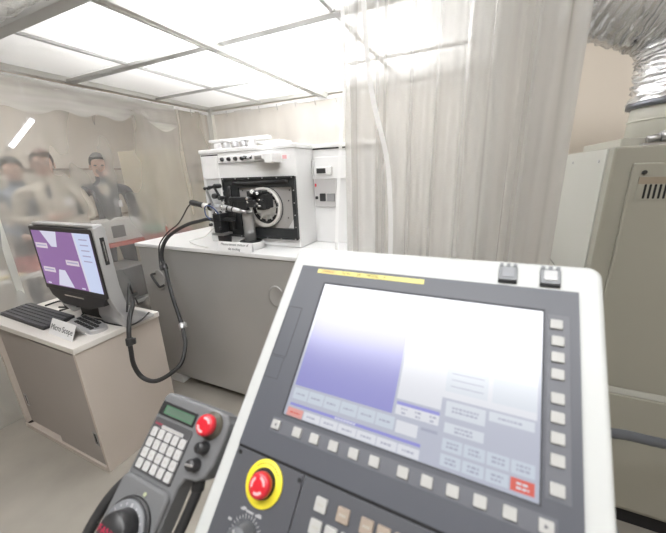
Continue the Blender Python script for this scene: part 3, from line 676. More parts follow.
for k in range(6): ui(.0325+.0275*k, .059+.0275*k, .2015, .2125, 5, 2); txt(.0455+.0275*k, .207, .014)
ui(.2195, .2645, .137, .155, 2, 2); txt(.242, .146, .03, 2); ui(.268, .3145, .1365, .147, 2, 2); txt(.291, .142, .026, 1)
ui(.2205, .2645, .162, .1735, 2, 2); txt(.2425, .168, .02, 2)
for k in range(4):
    ui(.2205+.0243*k, .243+.0243*k, .1795, .193, 8, 2); txt(.232+.0243*k, .186, .013, 2)
    ui(.2205+.0243*k, .243+.0243*k, .1965, .209, 4 if k == 3 else 8, 2); txt(.232+.0243*k, .203, .012, 2, 5 if k == 3 else 6)
obj('display_screen', bm, L, on, WP, label='lit screen with pale blue button fields', smooth=False)
# soft keys
bm = new(); box(bm, .3245, .3475, -.2055, -.004, .0045, .0056, .0004); obj('key_strip', bm, bezel_strip, be, WP)
bm = new(); box(bm, -.0135, .336, -.2395, -.2205, .0045, .0053, .0003); obj('key_strip', bm, bezel_strip, be, WP)
kme = new(); prism(kme, rrect(-.0066, .0066, -.0060, .0060, .0012, 3), 0, .0035, .0008); proto = obj('soft_key', kme, key_white, on, WP @ Matrix.Translation((.3335, -.017, .0054)))
def keycopy(x, y, z, m=None, src=proto):
    c = src.copy(); C.objects.link(c); place(c, on, WP @ Matrix.Translation((x, y, z)))
    if m: c.data = src.data.copy(); c.data.materials[0] = m
    return c
for y in (-.038, -.058, -.078, -.105, -.1255, -.1465, -.168, -.195): keycopy(.335, y, .0054)
ends = []
for i, x in enumerate((-.004, .032, .060, .089, .118, .146, .182, .210, .238, .266, .294, .326)):
    k = keycopy(x, -.2297, .0052)
    if i in (0, 11):
        bm = new(); s = -1 if i == 0 else 1
        f = bm.faces.new([bm.verts.new((s*.002, 0, .0037)), bm.verts.new((-s*.0018, .0022, .0037)), bm.verts.new((-s*.0018, -.0022, .0037))])
        obj('arrow_print', bm, key_mark, k, WORLD[k.name])
mme = new(); prism(mme, rrect(-.0078, .0078, -.0078, .0078, .0016, 3), 0, .004, .001); mk = obj('panel_key', mme, key_white, on, WP @ Matrix.Translation((.0925, -.295, .0055)))
tanme = mk.data.copy(); tanme.materials[0] = key_tan
def glyph(k):
    bm = new()
    for q in range(3): bm.faces.new([bm.verts.new(p) for p in ((-.004+.003*q, -.0012, .0042), (-.002+.003*q, -.0012, .0042), (-.002+.003*q, .0014, .0042), (-.004+.003*q, .0014, .0042))])
    obj('key_print', bm, mat('faint print', (.42, .40, .36), .6), k, WORLD[k.name])
for r, (y, cols) in enumerate(((-.295, (.0925, .1225, .1525, .1725, .1925, .2125, .2425, .2625, .2825, .3125, .3325)), (-.318, tuple(.0925+.02*i for i in range(13))), (-.341, tuple(.0925+.02*i for i in range(13))))):
    for i, x in enumerate(cols):
        k = mk if (r == 0 and i == 0) else keycopy(x, y, .0055, None, mk)
        if r == 0 and 1 <= i <= 5: k.data = tanme
        glyph(k)
# emergency stop
def dome(bm, M, r, h): lathe(bm, [(r*.94, 0), (r, h*.15), (r, h*.6), (r*.93, h*.86), (r*.8, h*.97), (r*.5, h), (0, h)], M, 36)
EC = Matrix.Translation((.0055, -.3015, .0045))
bm = new(); lathe(bm, [(.0285, 0), (.0285, .0016), (.0278, .0022), (0, .0022)], EC, 48); es = obj('emergency_stop', bm, yellow, on, WP, label='red emergency stop on a yellow disc')
bm = new(); lathe(bm, [(.0185, .002), (.0185, .006), (.0155, .007), (.0155, .011), (0, .011)], EC, 36); obj('button_collar', bm, gap_black, es, WP)
bm = new(); dome(bm, EC @ Matrix.Translation((.003, 0, .009)), .0158, .012); eb = obj('button_head', bm, red_plastic, es, WP)
def arrows(bm, M, r0, r1, z, spans):
    for a0, a1 in spans:
        for k in range(8):
            a, b = a0+(a1-a0)*k/8, a0+(a1-a0)*(k+1)/8
            bm.faces.new([bm.verts.new(M @ Vector((r*math.cos(t), r*math.sin(t), z))) for r, t in ((r0, a), (r1, a), (r1, b), (r0, b))])
bm = new(); arrows(bm, EC @ Matrix.Translation((.003, 0, 0)), .0075, .0108, .0213, ((.2, 1.5), (2.3, 3.6), (4.4, 5.7))); obj('button_arrows', bm, pale_red, eb, WP)
bm = new(); arrows(bm, EC, .0222, .0247, .0024, [(PI*.5-.9+.18*k, PI*.5-.78+.18*k) for k in range(10)]); obj('disc_print', bm, mat('ring print', (.45, .36, .03), .6), es, WP)
# feed dial
DC = Matrix.Translation((.001, -.3645, .0045))
bm = new(); lathe(bm, [(.019, 0), (.019, .002), (.0165, .004), (.0155, .018), (.014, .02), (0, .02)], DC, 40); fd = obj('rotary_dial', bm, mat('dial grey', (.10, .105, .115), .4), on, WP)
bm = new(); obox(bm, DC @ Matrix.Rotation(.6, 4, 'Z') @ Matrix.Translation((0, .003, .0203)), .0025, .018, .001, .0003); obj('dial_pointer', bm, print_white, fd, WP)
bm = new()
for k in range(22):
    a = PI*1.18-PI*1.36*k/21; M = DC @ Matrix.Rotation(a, 4, 'Z'); obox(bm, M @ Matrix.Translation((.0225, 0, .0002)), .0035 if k % 3 else .0055, .0009, .0006)
for k in range(6):
    a = PI*1.15-PI*1.3*k/5; M = DC @ Matrix.Translation((.031*math.cos(a), .031*math.sin(a), .0002)); obox(bm, M, .0055, .0028, .0006)
for x, w in ((-.014, .006), (-.002, .012), (.012, .010)): obox(bm, Matrix.Translation((x, -.3375, .0048)), w, .0022, .0006)
obj('dial_scale', bm, print_white, on, WP)
# two latches on the top edge
for x in (.277, .327):
    bm = new(); prism(bm, rrect(x-.0115, x+.0115, .0385, .0605, .002, 3), 0, .007, .001)
    for dx in (-.0085, .0, .0085): box(bm, x+dx-.0022, x+dx+.0022, .0595, .0645, .0, .008, .0006)
    lt = obj('panel_latch', bm, mat('latch grey', (.20, .21, .225), .45), on, WP)
    bm = new(); box(bm, x-.0115, x+.0115, .0365, .0390, .0005, .0045); obj('latch_shadow_gap', bm, gap_black, lt, WP)
    bm = new(); prism(bm, rrect(x-.0075, x+.0075, .043, .058, .0015, 3), .0068, .0076 if x < .3 else .0082, .0004); obj('latch_plate', bm, mat('latch plate grey', (.24, .25, .27), .4) if x < .3 else mat('latch plate pale', (.50, .51, .52), .4), lt, WP)
# bracket that carries the pendant, on the console's left side

# ------------------------------------------------------------------ hand-held pendant
R_ = ((.99886, .02714, .04039), (.01189, .70173, -.71240), (-.04550, .71198, .70061))
WH = basis((-.4178, .2389, 1.1376), Vector([r[0] for r in R_]).normalized(), Vector([r[1] for r in R_]).normalized(), Vector([r[2] for r in R_]).normalized())
hp = thing('control_pendant', (-.40, .2, 1.05), 'grey hand-held control pendant with keypad and red stop button, left of the console', 'pendant')
body = [(-.0465, .074), (-.041, .0815), (.070, .0835), (.086, .081), (.0945, .071), (.0955, .05), (.0935, .012), (.087, -.006), (.076, -.0135), (.0575, -.0165), (.052, -.03), (.0495, -.16), (.04, -.172), (-.04, -.172), (-.0495, -.16), (-.0490, -.05), (-.0475, .0)]
bm = new(); prism(bm, body, -.031, 0, .004); obj('pendant_body', bm, pend_grey, hp, WH)
bm = new(); prism(bm, rrect(-.0485, .049, -.165, -.038, .012, 6), -.001, .007, .005); obj('lower_grip', bm, pend_grey, hp, WH)
bm = new(); prism(bm, rrect(-.0425, .0385, -.0335, .043, .003, 4), -.001, .0018, .0008); obj('key_field', bm, pend_cover, hp, WH)
bm = new(); ring_plate(bm, (-.0415, .0335, .0478, .0678), (-.0330, .0310, .0505, .0640), -.001, .0030); lw = obj('display_frame', bm, black_plastic, hp, WH)
bm = new(); box(bm, -.0335, .0315, .0500, .0645, -.001, .0012); obj('display_glass', bm, mat('green lcd', (.10, .20, .13), .2, emit=(.10, .26, .14), estr=.06), lw, WH)
bm = new(); box(bm, -.030, .028, .0525, .0620, .0010, .0015); obj('display_field', bm, mat('green lcd field', (.10, .15, .115), .3, emit=(.12, .28, .17), estr=.03), lw, WH)
bm = new(); prism(bm, rrect(-.0222, .0248, .0300, .0350, .0015, 3), .001, .0026); ls = obj('label_strip', bm, print_white, hp, WH)
bm = new()
for k in range(9): obox(bm, Matrix.Translation((-.018+.0046*k, .0325, .0027)), .003, .0018, .0003)
obj('label_print', bm, mat('faint print', (.42, .40, .36), .6), ls, WH)
bm = text_mesh('FANUC', .0050, Matrix.Translation((-.0305, .0342, .0021)), .0001); obj('red_lettering', bm, print_red, hp, WH)
kme = new(); prism(kme, rrect(-.0060, .0060, -.0066, .0066, .0018, 4), 0, .003, .0008); pk = obj('pendant_key', kme, mat('pendant key cap', (.50, .50, .50), .5), hp, WH)
first = True
for j in range(4):
    for i in range(5):
        Wt = WH @ Matrix.Translation((.0152*(i-2), .01505*(1.5-j), .0016))
        if first: k = pk; place(k, hp, Wt); first = False
        else: k = pk.copy(); C.objects.link(k); place(k, hp, Wt)
        bm = new(); ln = .003+.0012*((i*3+j) % 3)
        bm.faces.new([bm.verts.new(p) for p in ((-ln/2, -.002, .0032), (ln/2, -.002, .0032), (ln/2, .0016, .0032), (-ln/2, .0016, .0032))]); obj('key_print', bm, mat('faint key print', (.45, .44, .43), .6), k, Wt)
SE = Matrix.Translation((.0655, .0605, 0))
bm = new(); lathe(bm, [(.020, 0), (.020, .002), (.0155, .004), (.014, .014), (0, .014)], SE, 36); pe = obj('emergency_stop', bm, mat('stop collar', (.10, .09, .07), .5), hp, WH, label='red emergency stop button')
bm = new(); dome(bm, SE @ Matrix.Translation((0, 0, .009)), .0155, .012); ph = obj('button_head', bm, red_plastic, pe, WH)
bm = new(); arrows(bm, SE, .0075, .0108, .0213, ((.4, 2.0), (3.4, 5.0))); obj('button_arrows', bm, pale_red, ph, WH)
for k, (x, y) in enumerate(((.069, .030), (.066, .006))):
    M = Matrix.Translation((x, y, 0)); bm = new(); lathe(bm, [(.0095, 0), (.0095, .003), (.0080, .005), (.0080, .014), (.007, .016), (0, .016)], M, 28); q = obj('selector_knob', bm, black_plastic, hp, WH)
    bm = new(); obox(bm, M @ Matrix.Rotation(.5+k*1.2, 4, 'Z') @ Matrix.Translation((0, 0, .0165)), .003, .014, .002, .0005); obj('knob_bar', bm, steel if k else black_metal, q, WH)
PD = Matrix.Translation((.0035, -.098, .007))
bm = new(); lathe(bm, [(.0415, 0), (.0415, .0035), (.039, .0045), (0, .0045)], PD, 56); hd = obj('handwheel', bm, black_plastic, hp, WH, label='round black pulse handwheel')
bm = new(); lathe(bm, [(.038, .004), (.0375, .009), (.0365, .0105), (0, .0105)], PD, 56); obj('wheel_disc', bm, mat('dial disc', (.19, .195, .21), .45), hd, WH)
bm = new(); lathe(bm, [(.026, .010), (.0245, .030), (.022, .034), (0, .034)], PD @ Matrix.Translation((.004, .004, 0)), 40)
obj('wheel_grip', bm, black_plastic, hd, WH)
bm = new()
for k in range(20):
    a = 2*PI*k/20; obox(bm, PD @ Matrix.Rotation(a, 4, 'Z') @ Matrix.Translation((.032, 0, .0106)), .003 if k % 5 else .005, .0016 if k % 5 else .003, .0006)
obj('wheel_marks', bm, print_white, hd, WH)
bm = text_mesh('FANUC', .0125, PD @ Matrix.Translation((.004, .004, .0343)), .0001); obj('wheel_lettering', bm, print_red, hd, WH)
bm = new(); cyl(bm, (.008, -.052, .006), (.008, -.052, .0082), .0028, None, 14); obj('index_lamp', bm, mat('index mark', (.45, .48, .32), .4), hp, WH)
# arm that hangs the pendant on the console's side
bm = new(); bar(bm, WH @ Vector((.0, -.168, -.034)), WP @ Vector((-.075, -.572, -.06)), .03, .02, .003); obj('pendant_bracket', bm, bezel_dark, on)
def wl(p): return WH @ Vector(p)
bm = new(); tube(bm, [wl((-.0, -.165, -.02)), wl((-.015, -.21, -.02)), wl((-.06, -.215, -.02)), wl((-.088, -.16, -.025)), wl((-.088, -.10, -.03)), wl((-.070, -.055, -.038)), wl((-.050, -.037, -.042)), wl((-.03, -.045, -.050)), wl((-.015, -.09, -.06)), wl((-.015, -.18, -.065)), wl((-.01, -.30, -.08))], .0085, 12, 8)
solo('pendant_cable', bm, black_rubber, (-.45, .15, 1.05), 'black cable looping around the left side of the hand-held pendant', 'cable')
bm = new(); tube(bm, [wl((.068, -.010, -.018)), wl((.071, -.03, -.022)), wl((.069, -.06, -.024)), wl((.066, -.10, -.026)), wl((.066, -.16, -.03)), wl((.068, -.25, -.04))], .0075, 12, 8)
cyl(bm, wl((.068, -.008, -.018)), wl((.071, -.028, -.022)), .0095, None, 16, .001)
solo('button_cable', bm, black_rubber, (-.37, .2, 1.0), 'black cable hanging from below the pendant stop button box', 'cable')

# ------------------------------------------------------------------ equipment cabinet, right
ec = thing('equipment_cabinet', (1.0, 1.85, 0), 'tall cream metal equipment cabinet with slotted vent, right of the plastic curtain', 'cabinet')
QX, QY, QZ = .395, 1.43, 1.60
bm = new(); box(bm, QX, 1.75, QY, 2.15, .10, QZ, .006); obj('cabinet_body', bm, cream_metal, ec)
bm = new(); box(bm, QX+.02, 1.73, QY+.035, 2.13, 0, .10); obj('plinth', bm, gap_black, ec)
bm = new(); box(bm, QX-.006, QX+.002, QY+.055, 2.13, .12, QZ-.004, .002); sdp = obj('side_panel', bm, cream_side, ec)
for y in (1.55, 1.95):
    bm = new(); cyl(bm, (QX-.004, y, 1.555), (QX-.010, y, 1.555), .006, None, 12); obj('screw', bm, steel, sdp)
bm = new(); box(bm, QX-.0075, QX-.005, QY+.055, 2.13, 1.03, 1.036); obj('panel_seam', bm, mat('seam dark', (.25, .25, .22), .6), sdp)
bm = new(); box(bm, QX+.055, 1.72, QY-.014, QY+.002, .70, 1.545, .005); dr = obj('door', bm, cream_metal, ec)
bm = new(); box(bm, QX+.02, 1.73, QY-.020, QY+.002, .13, .672, .005); obj('lower_panel', bm, cream_metal, ec)
bm = new(); box(bm, QX+.02, 1.73, QY-.012, QY+.002, .672, .70, .003); obj('door_sill', bm, cream_side, ec)
bm = new(); cyl(bm, (QX+.085, QY-.012, 1.515), (QX+.085, QY-.020, 1.515), .007, None, 12); obj('lock_screw', bm, black_metal, dr)
VX = .485
vt = None
bm = new(); box(bm, VX-.015, VX+.40, QY-.0165, QY-.012, 1.425, 1.500); vt = obj('vent_plate', bm, cream_metal, dr)
bm = new(); box(bm, VX-.015, VX+.40, QY-.0180, QY-.0160, 1.478, 1.500); obj('vent_lip', bm, mat('vent lip', (.30, .25, .19), .6), vt)
for k in range(30):
    x = VX+.006+.0128*k; bm = new(); prism(bm, rrect(x-.0030, x+.0030, 1.430, 1.477, .0028, 4), .0155, .0172, 0, 0, Matrix(((1, 0, 0, 0), (0, 0, -1, QY), (0, 1, 0, 0), (0, 0, 0, 1)))); obj('vent_slot', bm, gap_black, vt)
bm = new(); box(bm, .455, 1.3, 1.60, 2.12, QZ, QZ+.034, .004); obj('top_plate', bm, mat('cream top', (.50, .49, .43), .42), ec)
bm = new(); cyl(bm, (.70, 1.80, QZ+.03), (.70, 1.80, 1.78), .176, .172, 40, .003); cyl(bm, (.70, 1.80, 1.70), (.70, 1.80, 1.707), .178, None, 40, .002); obj('duct_collar', bm, mat('cream top', (.50, .49, .43), .42), ec)
bm = new(); cyl(bm, (.52, 1.575, QZ+.025), (.555, 1.575, QZ+.032), .012, None, 16, .002); cyl(bm, (.555, 1.575, QZ+.032), (.585, 1.575, QZ+.038), .018, None, 16, .003); box(bm, .51, .60, 1.565, 1.61, QZ, QZ+.012); obj('air_fitting', bm, steel, ec)
# foil duct
dt = thing('flexible_duct', (.70, 1.80, 1.78), 'crinkled silver foil duct bending up from the cream cabinet', 'duct')
bm = new()
def duct_r(t, i): return .183 + .006*math.sin(i*2.3) + .005*nz(i*.6, 0, 3)
tube(bm, [(.70, 1.80, 1.765), (.70, 1.80, 1.88), (.69, 1.80, 1.97), (.645, 1.80, 2.07), (.56, 1.80, 2.135), (.45, 1.80, 2.18), (.36, 1.80, 2.25), (.29, 1.80, 2.40), (.27, 1.80, 2.7), (.27, 1.80, 3.0)], .18, 72, 14, 0, duct_r)
for v in bm.verts:
    p = v.co; v.co += Vector((nz(p.x*24, p.y*24, p.z*40), nz(p.x*24+5, p.y*24, p.z*40), nz(p.x*24, p.y*24+9, p.z*40)))*.010
obj('duct_tube', bm, duct_m, dt, smooth=True)
bm = new(); lathe(bm, [(.180, 0), (.190, .003), (.190, .022), (.180, .025)], Matrix.Translation((.70, 1.80, 1.752)), 48); obj('duct_clamp', bm, mat('clamp steel', (.20, .21, .24), .35, .7), dt)
# hose in front of the cabinet
bm = new()
tube(bm, [(.25, .36, .80), (.29, .60, .84), (.33, .95, .80), (.44, 1.06, .755), (.575, 1.11, .722), (.78, 1.2, .67), (1.0, 1.30, .60), (1.3, 1.40, .56)], .018, 14, 12, 0, lambda t, i: .0145+.001*(i % 2))
solo('grey_conduit', bm, hose_blue, (.7, 1.2, .55), 'grey corrugated conduit running from behind the console past the cream cabinet', 'hose')

# ------------------------------------------------------------------ behind the left curtain
red_top = mat('red bench top', (.42, .08, .06), .5); grey_box = mat('instrument grey', (.50, .49, .47), .5)
be_ = thing('workbench', (-3.25, 2.0, 0), 'workbench with a red top outside the left curtain, carrying the grey instrument box', 'bench')
bm = new(); box(bm, -3.48, -3.02, 1.50, 2.62, .955, .99, .004); obj('bench_top', bm, red_top, be_)
for x in (-3.44, -3.06):
    for y in (1.54, 2.58): bm = new(); box(bm, x-.02, x+.02, y-.02, y+.02, 0, .955); obj('leg', bm, dark_alu, be_)
bm = new(); box(bm, -3.46, -3.06, 1.58, 2.54, .35, .38); obj('lower_shelf', bm, dark_alu, be_)
ib = thing('instrument_box', (-3.2, 1.87, .99), 'grey instrument box with a dark window on the red bench outside the left curtain', 'instrument')
bm = new(); box(bm, -3.32, -3.08, 1.66, 2.08, .99, 1.19, .006); obj('box_case', bm, grey_box, ib)
bm = new(); box(bm, -3.082, -3.077, 1.78, 1.90, 1.03, 1.14); obj('box_window', bm, black_plastic, ib)
bm = new(); box(bm, -3.38, -3.10, 2.18, 2.34, .99, 1.06, .006)
solo('green_case', bm, mat('green case', (.22, .38, .30), .5), (-3.24, 2.26, .99), 'small green case on the red bench to the right of the instrument box', 'case')
ca = thing('tool_cart', (-3.25, 2.05, 0), 'dark tool cart standing under the red bench outside the curtain', 'cart')
bm = new(); box(bm, -3.40, -3.08, 1.72, 2.02, .40, .72, .006); obj('cart_body', bm, mat('cart dark', (.06, .06, .065), .5), ca)
bm = new(); box(bm, -3.41, -3.07, 1.71, 2.03, .72, .735, .003); obj('cart_top', bm, mat('cart top', (.35, .35, .34), .5), ca)
wt = thing('side_table', (-3.2, 1.05, 0), 'white side table outside the left curtain behind the keyboard', 'table')
bm = new(); box(bm, -3.27, -2.92, .70, 1.42, .885, .915, .004); obj('table_top', bm, mat('table white', (.72, .71, .68), .4), wt)
for x in (-3.24, -2.95):
    for y in (.73, 1.39): bm = new(); box(bm, x-.02, x+.02, y-.02, y+.02, 0, .885); obj('leg', bm, alu, wt)
rt = thing('red_tray', (-3.12, 1.2, .915), 'dark red tray on the white side table, left of the computer', 'tray')
bm = new(); box(bm, -3.26, -2.98, 1.06, 1.36, .915, .93, .003); ring = ring_plate(bm, (-3.26, -2.98, 1.06, 1.36), (-3.245, -2.995, 1.075, 1.345), .93, .99); obj('tray_shell', bm, red_top, rt)
bm = new(); box(bm, -3.23, -3.01, 1.09, 1.33, .93, .965, .01); obj('tray_pad', bm, mat('tray pad', (.25, .05, .04), .7), rt)
# yellow strip made up to imitate a reflected glow behind the curtain
bm = new(); bar(bm, (-2.95, .72, .9255), (-2.95, 1.04, .9255), .03, .02, .003)
solo('glow_strip', bm, mat('yellow glow', (.66, .52, .26), .3, .7), (-2.95, .88, .9155), 'thin brass coloured strip imitating a reflection over the white side table', 'strip')
for k, (x, y0, y1, lab) in enumerate(((-3.62, 2.66, 3.22, 'cream locker on the left of the pair outside the left curtain'), (-3.66, 3.24, 3.66, 'cream locker on the right of the pair, nearest the booth corner post'))):
    lk = thing('locker', (x-.25, (y0+y1)/2, 0), lab, 'locker', 'lockers outside the left curtain')
    z1 = 1.88-.42*k; bm = new(); box(bm, x-.5, x, y0, y1, .04, z1, .006); obj('locker_body', bm, locker_m, lk)
    bm = new(); box(bm, x-.48, x-.02, y0+.02, y1-.02, 0, .04); obj('plinth', bm, dark_alu, lk)
    bm = new(); box(bm, x-.002, x+.014, y0+.02, y1-.02, .1, z1-.04, .004); d_ = obj('locker_door', bm, locker_m, lk)
    bm = new(); box(bm, x+.012, x+.03, y0+.06, y0+.08, .95, 1.07, .003); obj('door_handle', bm, steel, d_)
# slanted glowing tube, made up to imitate a light reflection in the curtain
tl = thing('reflection_tube', (-3.35, 1.45, 1.8), 'slanted glowing tube added in place of a reflection in the left curtain', 'lamp')
a, b = Vector((-3.35, 1.345, 1.822)), Vector((-3.35, 1.53, 2.035))
bm = new(); cyl(bm, a, b, .016, None, 16); obj('reflection_glow', bm, emitter('curtain reflection glow', (1, 1, .98), 5.), tl)
d = (b-a).normalized(); bm = new(); bar(bm, a-d*.03+Vector((-.035, 0, 0)), b+d*.03+Vector((-.035, 0, 0)), .05, .03, .004); bar(bm, a-d*.015+Vector((-.03, 0, 0)), a-d*.002+Vector((0.01, 0, 0)), .02, .02); bar(bm, b+d*.015+Vector((-.03, 0, 0)), b+d*.002+Vector((.01, 0, 0)), .02, .02); obj('tube_holder', bm, white_flat, tl)
for p in (a, b): bm = new(); bar(bm, p+Vector((-.04, 0, 0)), (-3.39, p.y, ZC), .006, .006); obj('hanging_rod', bm, steel, tl)

# ------------------------------------------------------------------ people
def person(loc, ang, h, cols, arms, label, tie=None, cap=None, open_jacket=None):
    """faces local +x; one skinned body, materials by nearest bone"""
    k = h/1.75
    J = {}; E_ = []; Rr = {}; Mt = {}
    def j(n, p, r, par=None, m=None):
        J[n] = Vector(p)*k; Rr[n] = (r[0]*k, r[1]*k) if isinstance(r, tuple) else (r*k, r*k)
        if par: E_.append((par, n)); Mt[(par, n)] = m
    j('pelvis', (0, 0, .93), (.155, .115)); j('waist', (0, 0, 1.06), (.15, .105), 'pelvis', 1); j('chest', (.01, 0, 1.26), (.175, .12), 'waist', 1)
    j('ribs', (.0, 0, 1.37), (.17, .105), 'chest', 1); j('neck0', (0, 0, 1.425), (.075, .07), 'ribs', 1); j('neck1', (.008, 0, 1.50), (.056, .056), 'neck0', 0)
    j('jaw', (.022, 0, 1.565), (.064, .066), 'neck1', 0); j('skull', (.012, 0, 1.655), (.078, .078), 'jaw', 0); j('crown', (.0, 0, 1.705), (.06, .06), 'skull', 0)
    for s, sd in ((1, 'l'), (-1, 'r')):
        j('hip'+sd, (0, s*.09, .87), .095, 'pelvis', 2); j('knee'+sd, (.012, s*.10, .49), .062, 'hip'+sd, 2); j('ank'+sd, (-.01, s*.105, .10), .043, 'knee'+sd, 2)
        j('heel'+sd, (0, s*.107, .045), .042, 'ank'+sd, 3); j('toe'+sd, (.17, s*.125, .035), .035, 'heel'+sd, 3)
        j('cl'+sd, (0, s*.10, 1.415), .075, 'ribs', 1); j('sh'+sd, (0, s*.195, 1.395), .072, 'cl'+sd, 1)
        if arms == 'crossed':
            el, wr, hd = ((.03, s*.27, 1.15), (.20, s*.07, 1.13-.03*s), (.205, -s*.04, 1.15-.03*s))
        elif arms == 'clasped':
            el, wr, hd = ((-.01, s*.26, 1.14), (.17, s*.07, 1.0), (.21, s*.01, .985))
        else:
            el, wr, hd = ((-.02, s*.235, 1.12), (.05, s*.245, .88), (.065, s*.24, .81))
        j('el'+sd, el, .047, 'sh'+sd, 1); j('wr'+sd, wr, .033, 'el'+sd, 1); j('palm'+sd, hd, (.036, .022), 'wr'+sd, 0)
        d = (Vector(hd)-Vector(wr)).normalized(); side = d.cross(Vector((1, 0, 0))) if abs(d.x) < .8 else d.cross(Vector((0, 0, 1))); side.normalize(); fwd = Vector((1, 0, 0)) if abs(d.x) < .8 else Vector((0, 0, -1))
        for q in range(4):
            b0 = Vector(hd)+d*.03+fwd*((q-1.5)*.019); L_ = (.034, .04, .037, .028)[q]
            j('f%d%s' % (q, sd), b0, .0095, 'palm'+sd, 0); j('g%d%s' % (q, sd), b0+d*L_, .0088, 'f%d%s' % (q, sd), 0); j('t%d%s' % (q, sd), b0+d*(L_*1.7)-side*.012, .008, 'g%d%s' % (q, sd), 0)
        b0 = Vector(hd)-d*.01+fwd*.036; j('th%s' % sd, b0, .011, 'palm'+sd, 0); j('tt%s' % sd, b0+d*.035+fwd*.02, .009, 'th'+sd, 0)
    names = list(J); me = bpy.data.meshes.new('body'); me.from_pydata([J[n] for n in names], [(names.index(a), names.index(b)) for a, b in E_], [])
    o = bpy.data.objects.new('body_rig', me); C.objects.link(o)
    o.modifiers.new('skin', 'SKIN')
    for i, n in enumerate(names):
        sv = me.skin_vertices[0].data[i]; sv.radius = Rr[n]; sv.use_root = (n == 'pelvis')
    sb = o.modifiers.new('sub', 'SUBSURF'); sb.levels = 2; sb.render_levels = 2
    bpy.context.view_layer.update()
    bme = bpy.data.meshes.new_from_object(o.evaluated_get(bpy.context.evaluated_depsgraph_get())); bpy.data.objects.remove(o)
    segs = [(J[a], J[b], Mt[(a, b)], max(Rr[a][0], Rr[b][0])) for a, b in E_]
    for m in (skin_m, cols['top'], cols['legs'], cols['shoe']): bme.materials.append(m)
    for p in bme.polygons:
        p.use_smooth = True; best = 9
        for a, b, m, r in segs:
            ab = b-a; t = max(0, min(1, (p.center-a).dot(ab)/ab.length_squared)); dd = (p.center-(a+ab*t)).length/(r+.02)
            if dd < best: best = dd; p.material_index = m
    W = Matrix.Translation(loc) @ Matrix.Rotation(ang, 4, 'Z')
    t = thing('person', loc, label, 'person')
    b_ = bpy.data.objects.new('body', bme); C.objects.link(b_); place(b_, t, W)
    hc = Vector((.012, 0, 1.645))*k
    bm = new(); bmesh.ops.create_uvsphere(bm, u_segments=24, v_segments=16, radius=1)
    for v in bm.verts: v.co = Vector((v.co.x*.096*k, v.co.y*.083*k, v.co.z*.108*k))
    bmesh.ops.delete(bm, geom=[v for v in bm.verts if (v.co.x > .03*k and v.co.z < .055*k) or v.co.z < -.045*k], context='VERTS')
    for v in bm.verts: v.co += hc + Vector((-.006, 0, .016))*k
    obj('hair', bm, cap or hair_m, t, W, smooth=True)
    bm = new()
    def sph(c, r, sc=(1, 1, 1)):
        q = bmesh.new(); bmesh.ops.create_uvsphere(q, u_segments=12, v_segments=8, radius=r)
        for v in q.verts: v.co = Vector((v.co.x*sc[0], v.co.y*sc[1], v.co.z*sc[2]))
        merge(bm, q, 0, Matrix.Translation(Vector(c)*k))
    sph((.107, 0, 1.612), .014*k, (1.1, .8, 1.5)); sph((.005, .079, 1.62), .02*k, (.8, .5, 1.5)); sph((.005, -.079, 1.62), .02*k, (.8, .5, 1.5)); obj('nose_and_ears', bm, skin_m, t, W, smooth=True)
    for s in (1, -1): bm = new(); sph((.092, s*.031, 1.637), .010*k, (.7, 1.4, .8)); obj('eye', bm, ink, t, W, smooth=True)
    bm = new(); sph((.094, 0, 1.572), .012*k, (.6, 2, .5)); obj('mouth', bm, mat('lips', (.40, .17, .14), .5), t, W, smooth=True)
    for (y, z, w, hh) in cols.get('badges', ()):
        bm = new(); box(bm, .118*k, .126*k, (y-w/2)*k, (y+w/2)*k, (z-hh/2)*k, (z+hh/2)*k, .002); obj('name_badge', bm, paper, t, W)
    if tie:
        bm = new(); prism(bm, [(-.012, 1.44), (.012, 1.44), (.03, 1.12), (0, 1.08), (-.03, 1.12)], .112, .132, .003, 0, Matrix.Scale(k, 4) @ Matrix(((0, 0, 1, 0), (1, 0, 0, 0), (0, 1, 0, 0), (0, 0, 0, 1)))); obj('necktie', bm, tie, t, W)
    if open_jacket:
        bm = new(); prism(bm, [(-.05, 1.45), (.05, 1.45), (.012, 1.2), (-.012, 1.2)], .105, .128, .003, 0, Matrix.Scale(k, 4) @ Matrix(((0, 0, 1, 0), (1, 0, 0, 0), (0, 1, 0, 0), (0, 0, 0, 1)))); obj('shirt_front', bm, open_jacket, t, W)
    return t
dark_cloth = mat('dark cloth', (.035, .038, .05), .8); shoe_m = mat('shoe', (.02, .02, .02), .4)
beige_cloth = mat('beige shirt', (.62, .57, .48), .8); blue_cloth = mat('grey blue jacket', (.20, .24, .31), .8)
person((-3.78, 1.71, 0), -.5, 1.84, dict(top=beige_cloth, legs=dark_cloth, shoe=shoe_m, badges=((.10, 1.30, .09, .065),)), 'crossed',
       'person in a beige shirt and dark tie with crossed arms, behind the left curtain', mat('grey tie', (.12, .12, .14), .7), mat('brown hair', (.20, .10, .07), .6))
person((-3.78, 2.21, 0), -.55, 1.82, dict(top=dark_cloth, legs=dark_cloth, shoe=shoe_m, badges=((.08, 1.25, .10, .07),)), 'down',
       'person in a dark jacket with a white chest badge standing behind the red bench', None, None, mat('pale shirt', (.62, .58, .48), .8))
person((-4.35, 1.70, 0), -.4, 1.80, dict(top=blue_cloth, legs=dark_cloth, shoe=shoe_m, badges=((.05, 1.30, .08, .06), (.09, 1.12, .10, .06))), 'clasped',
       'person in a grey blue jacket at the far left edge, behind the curtain')

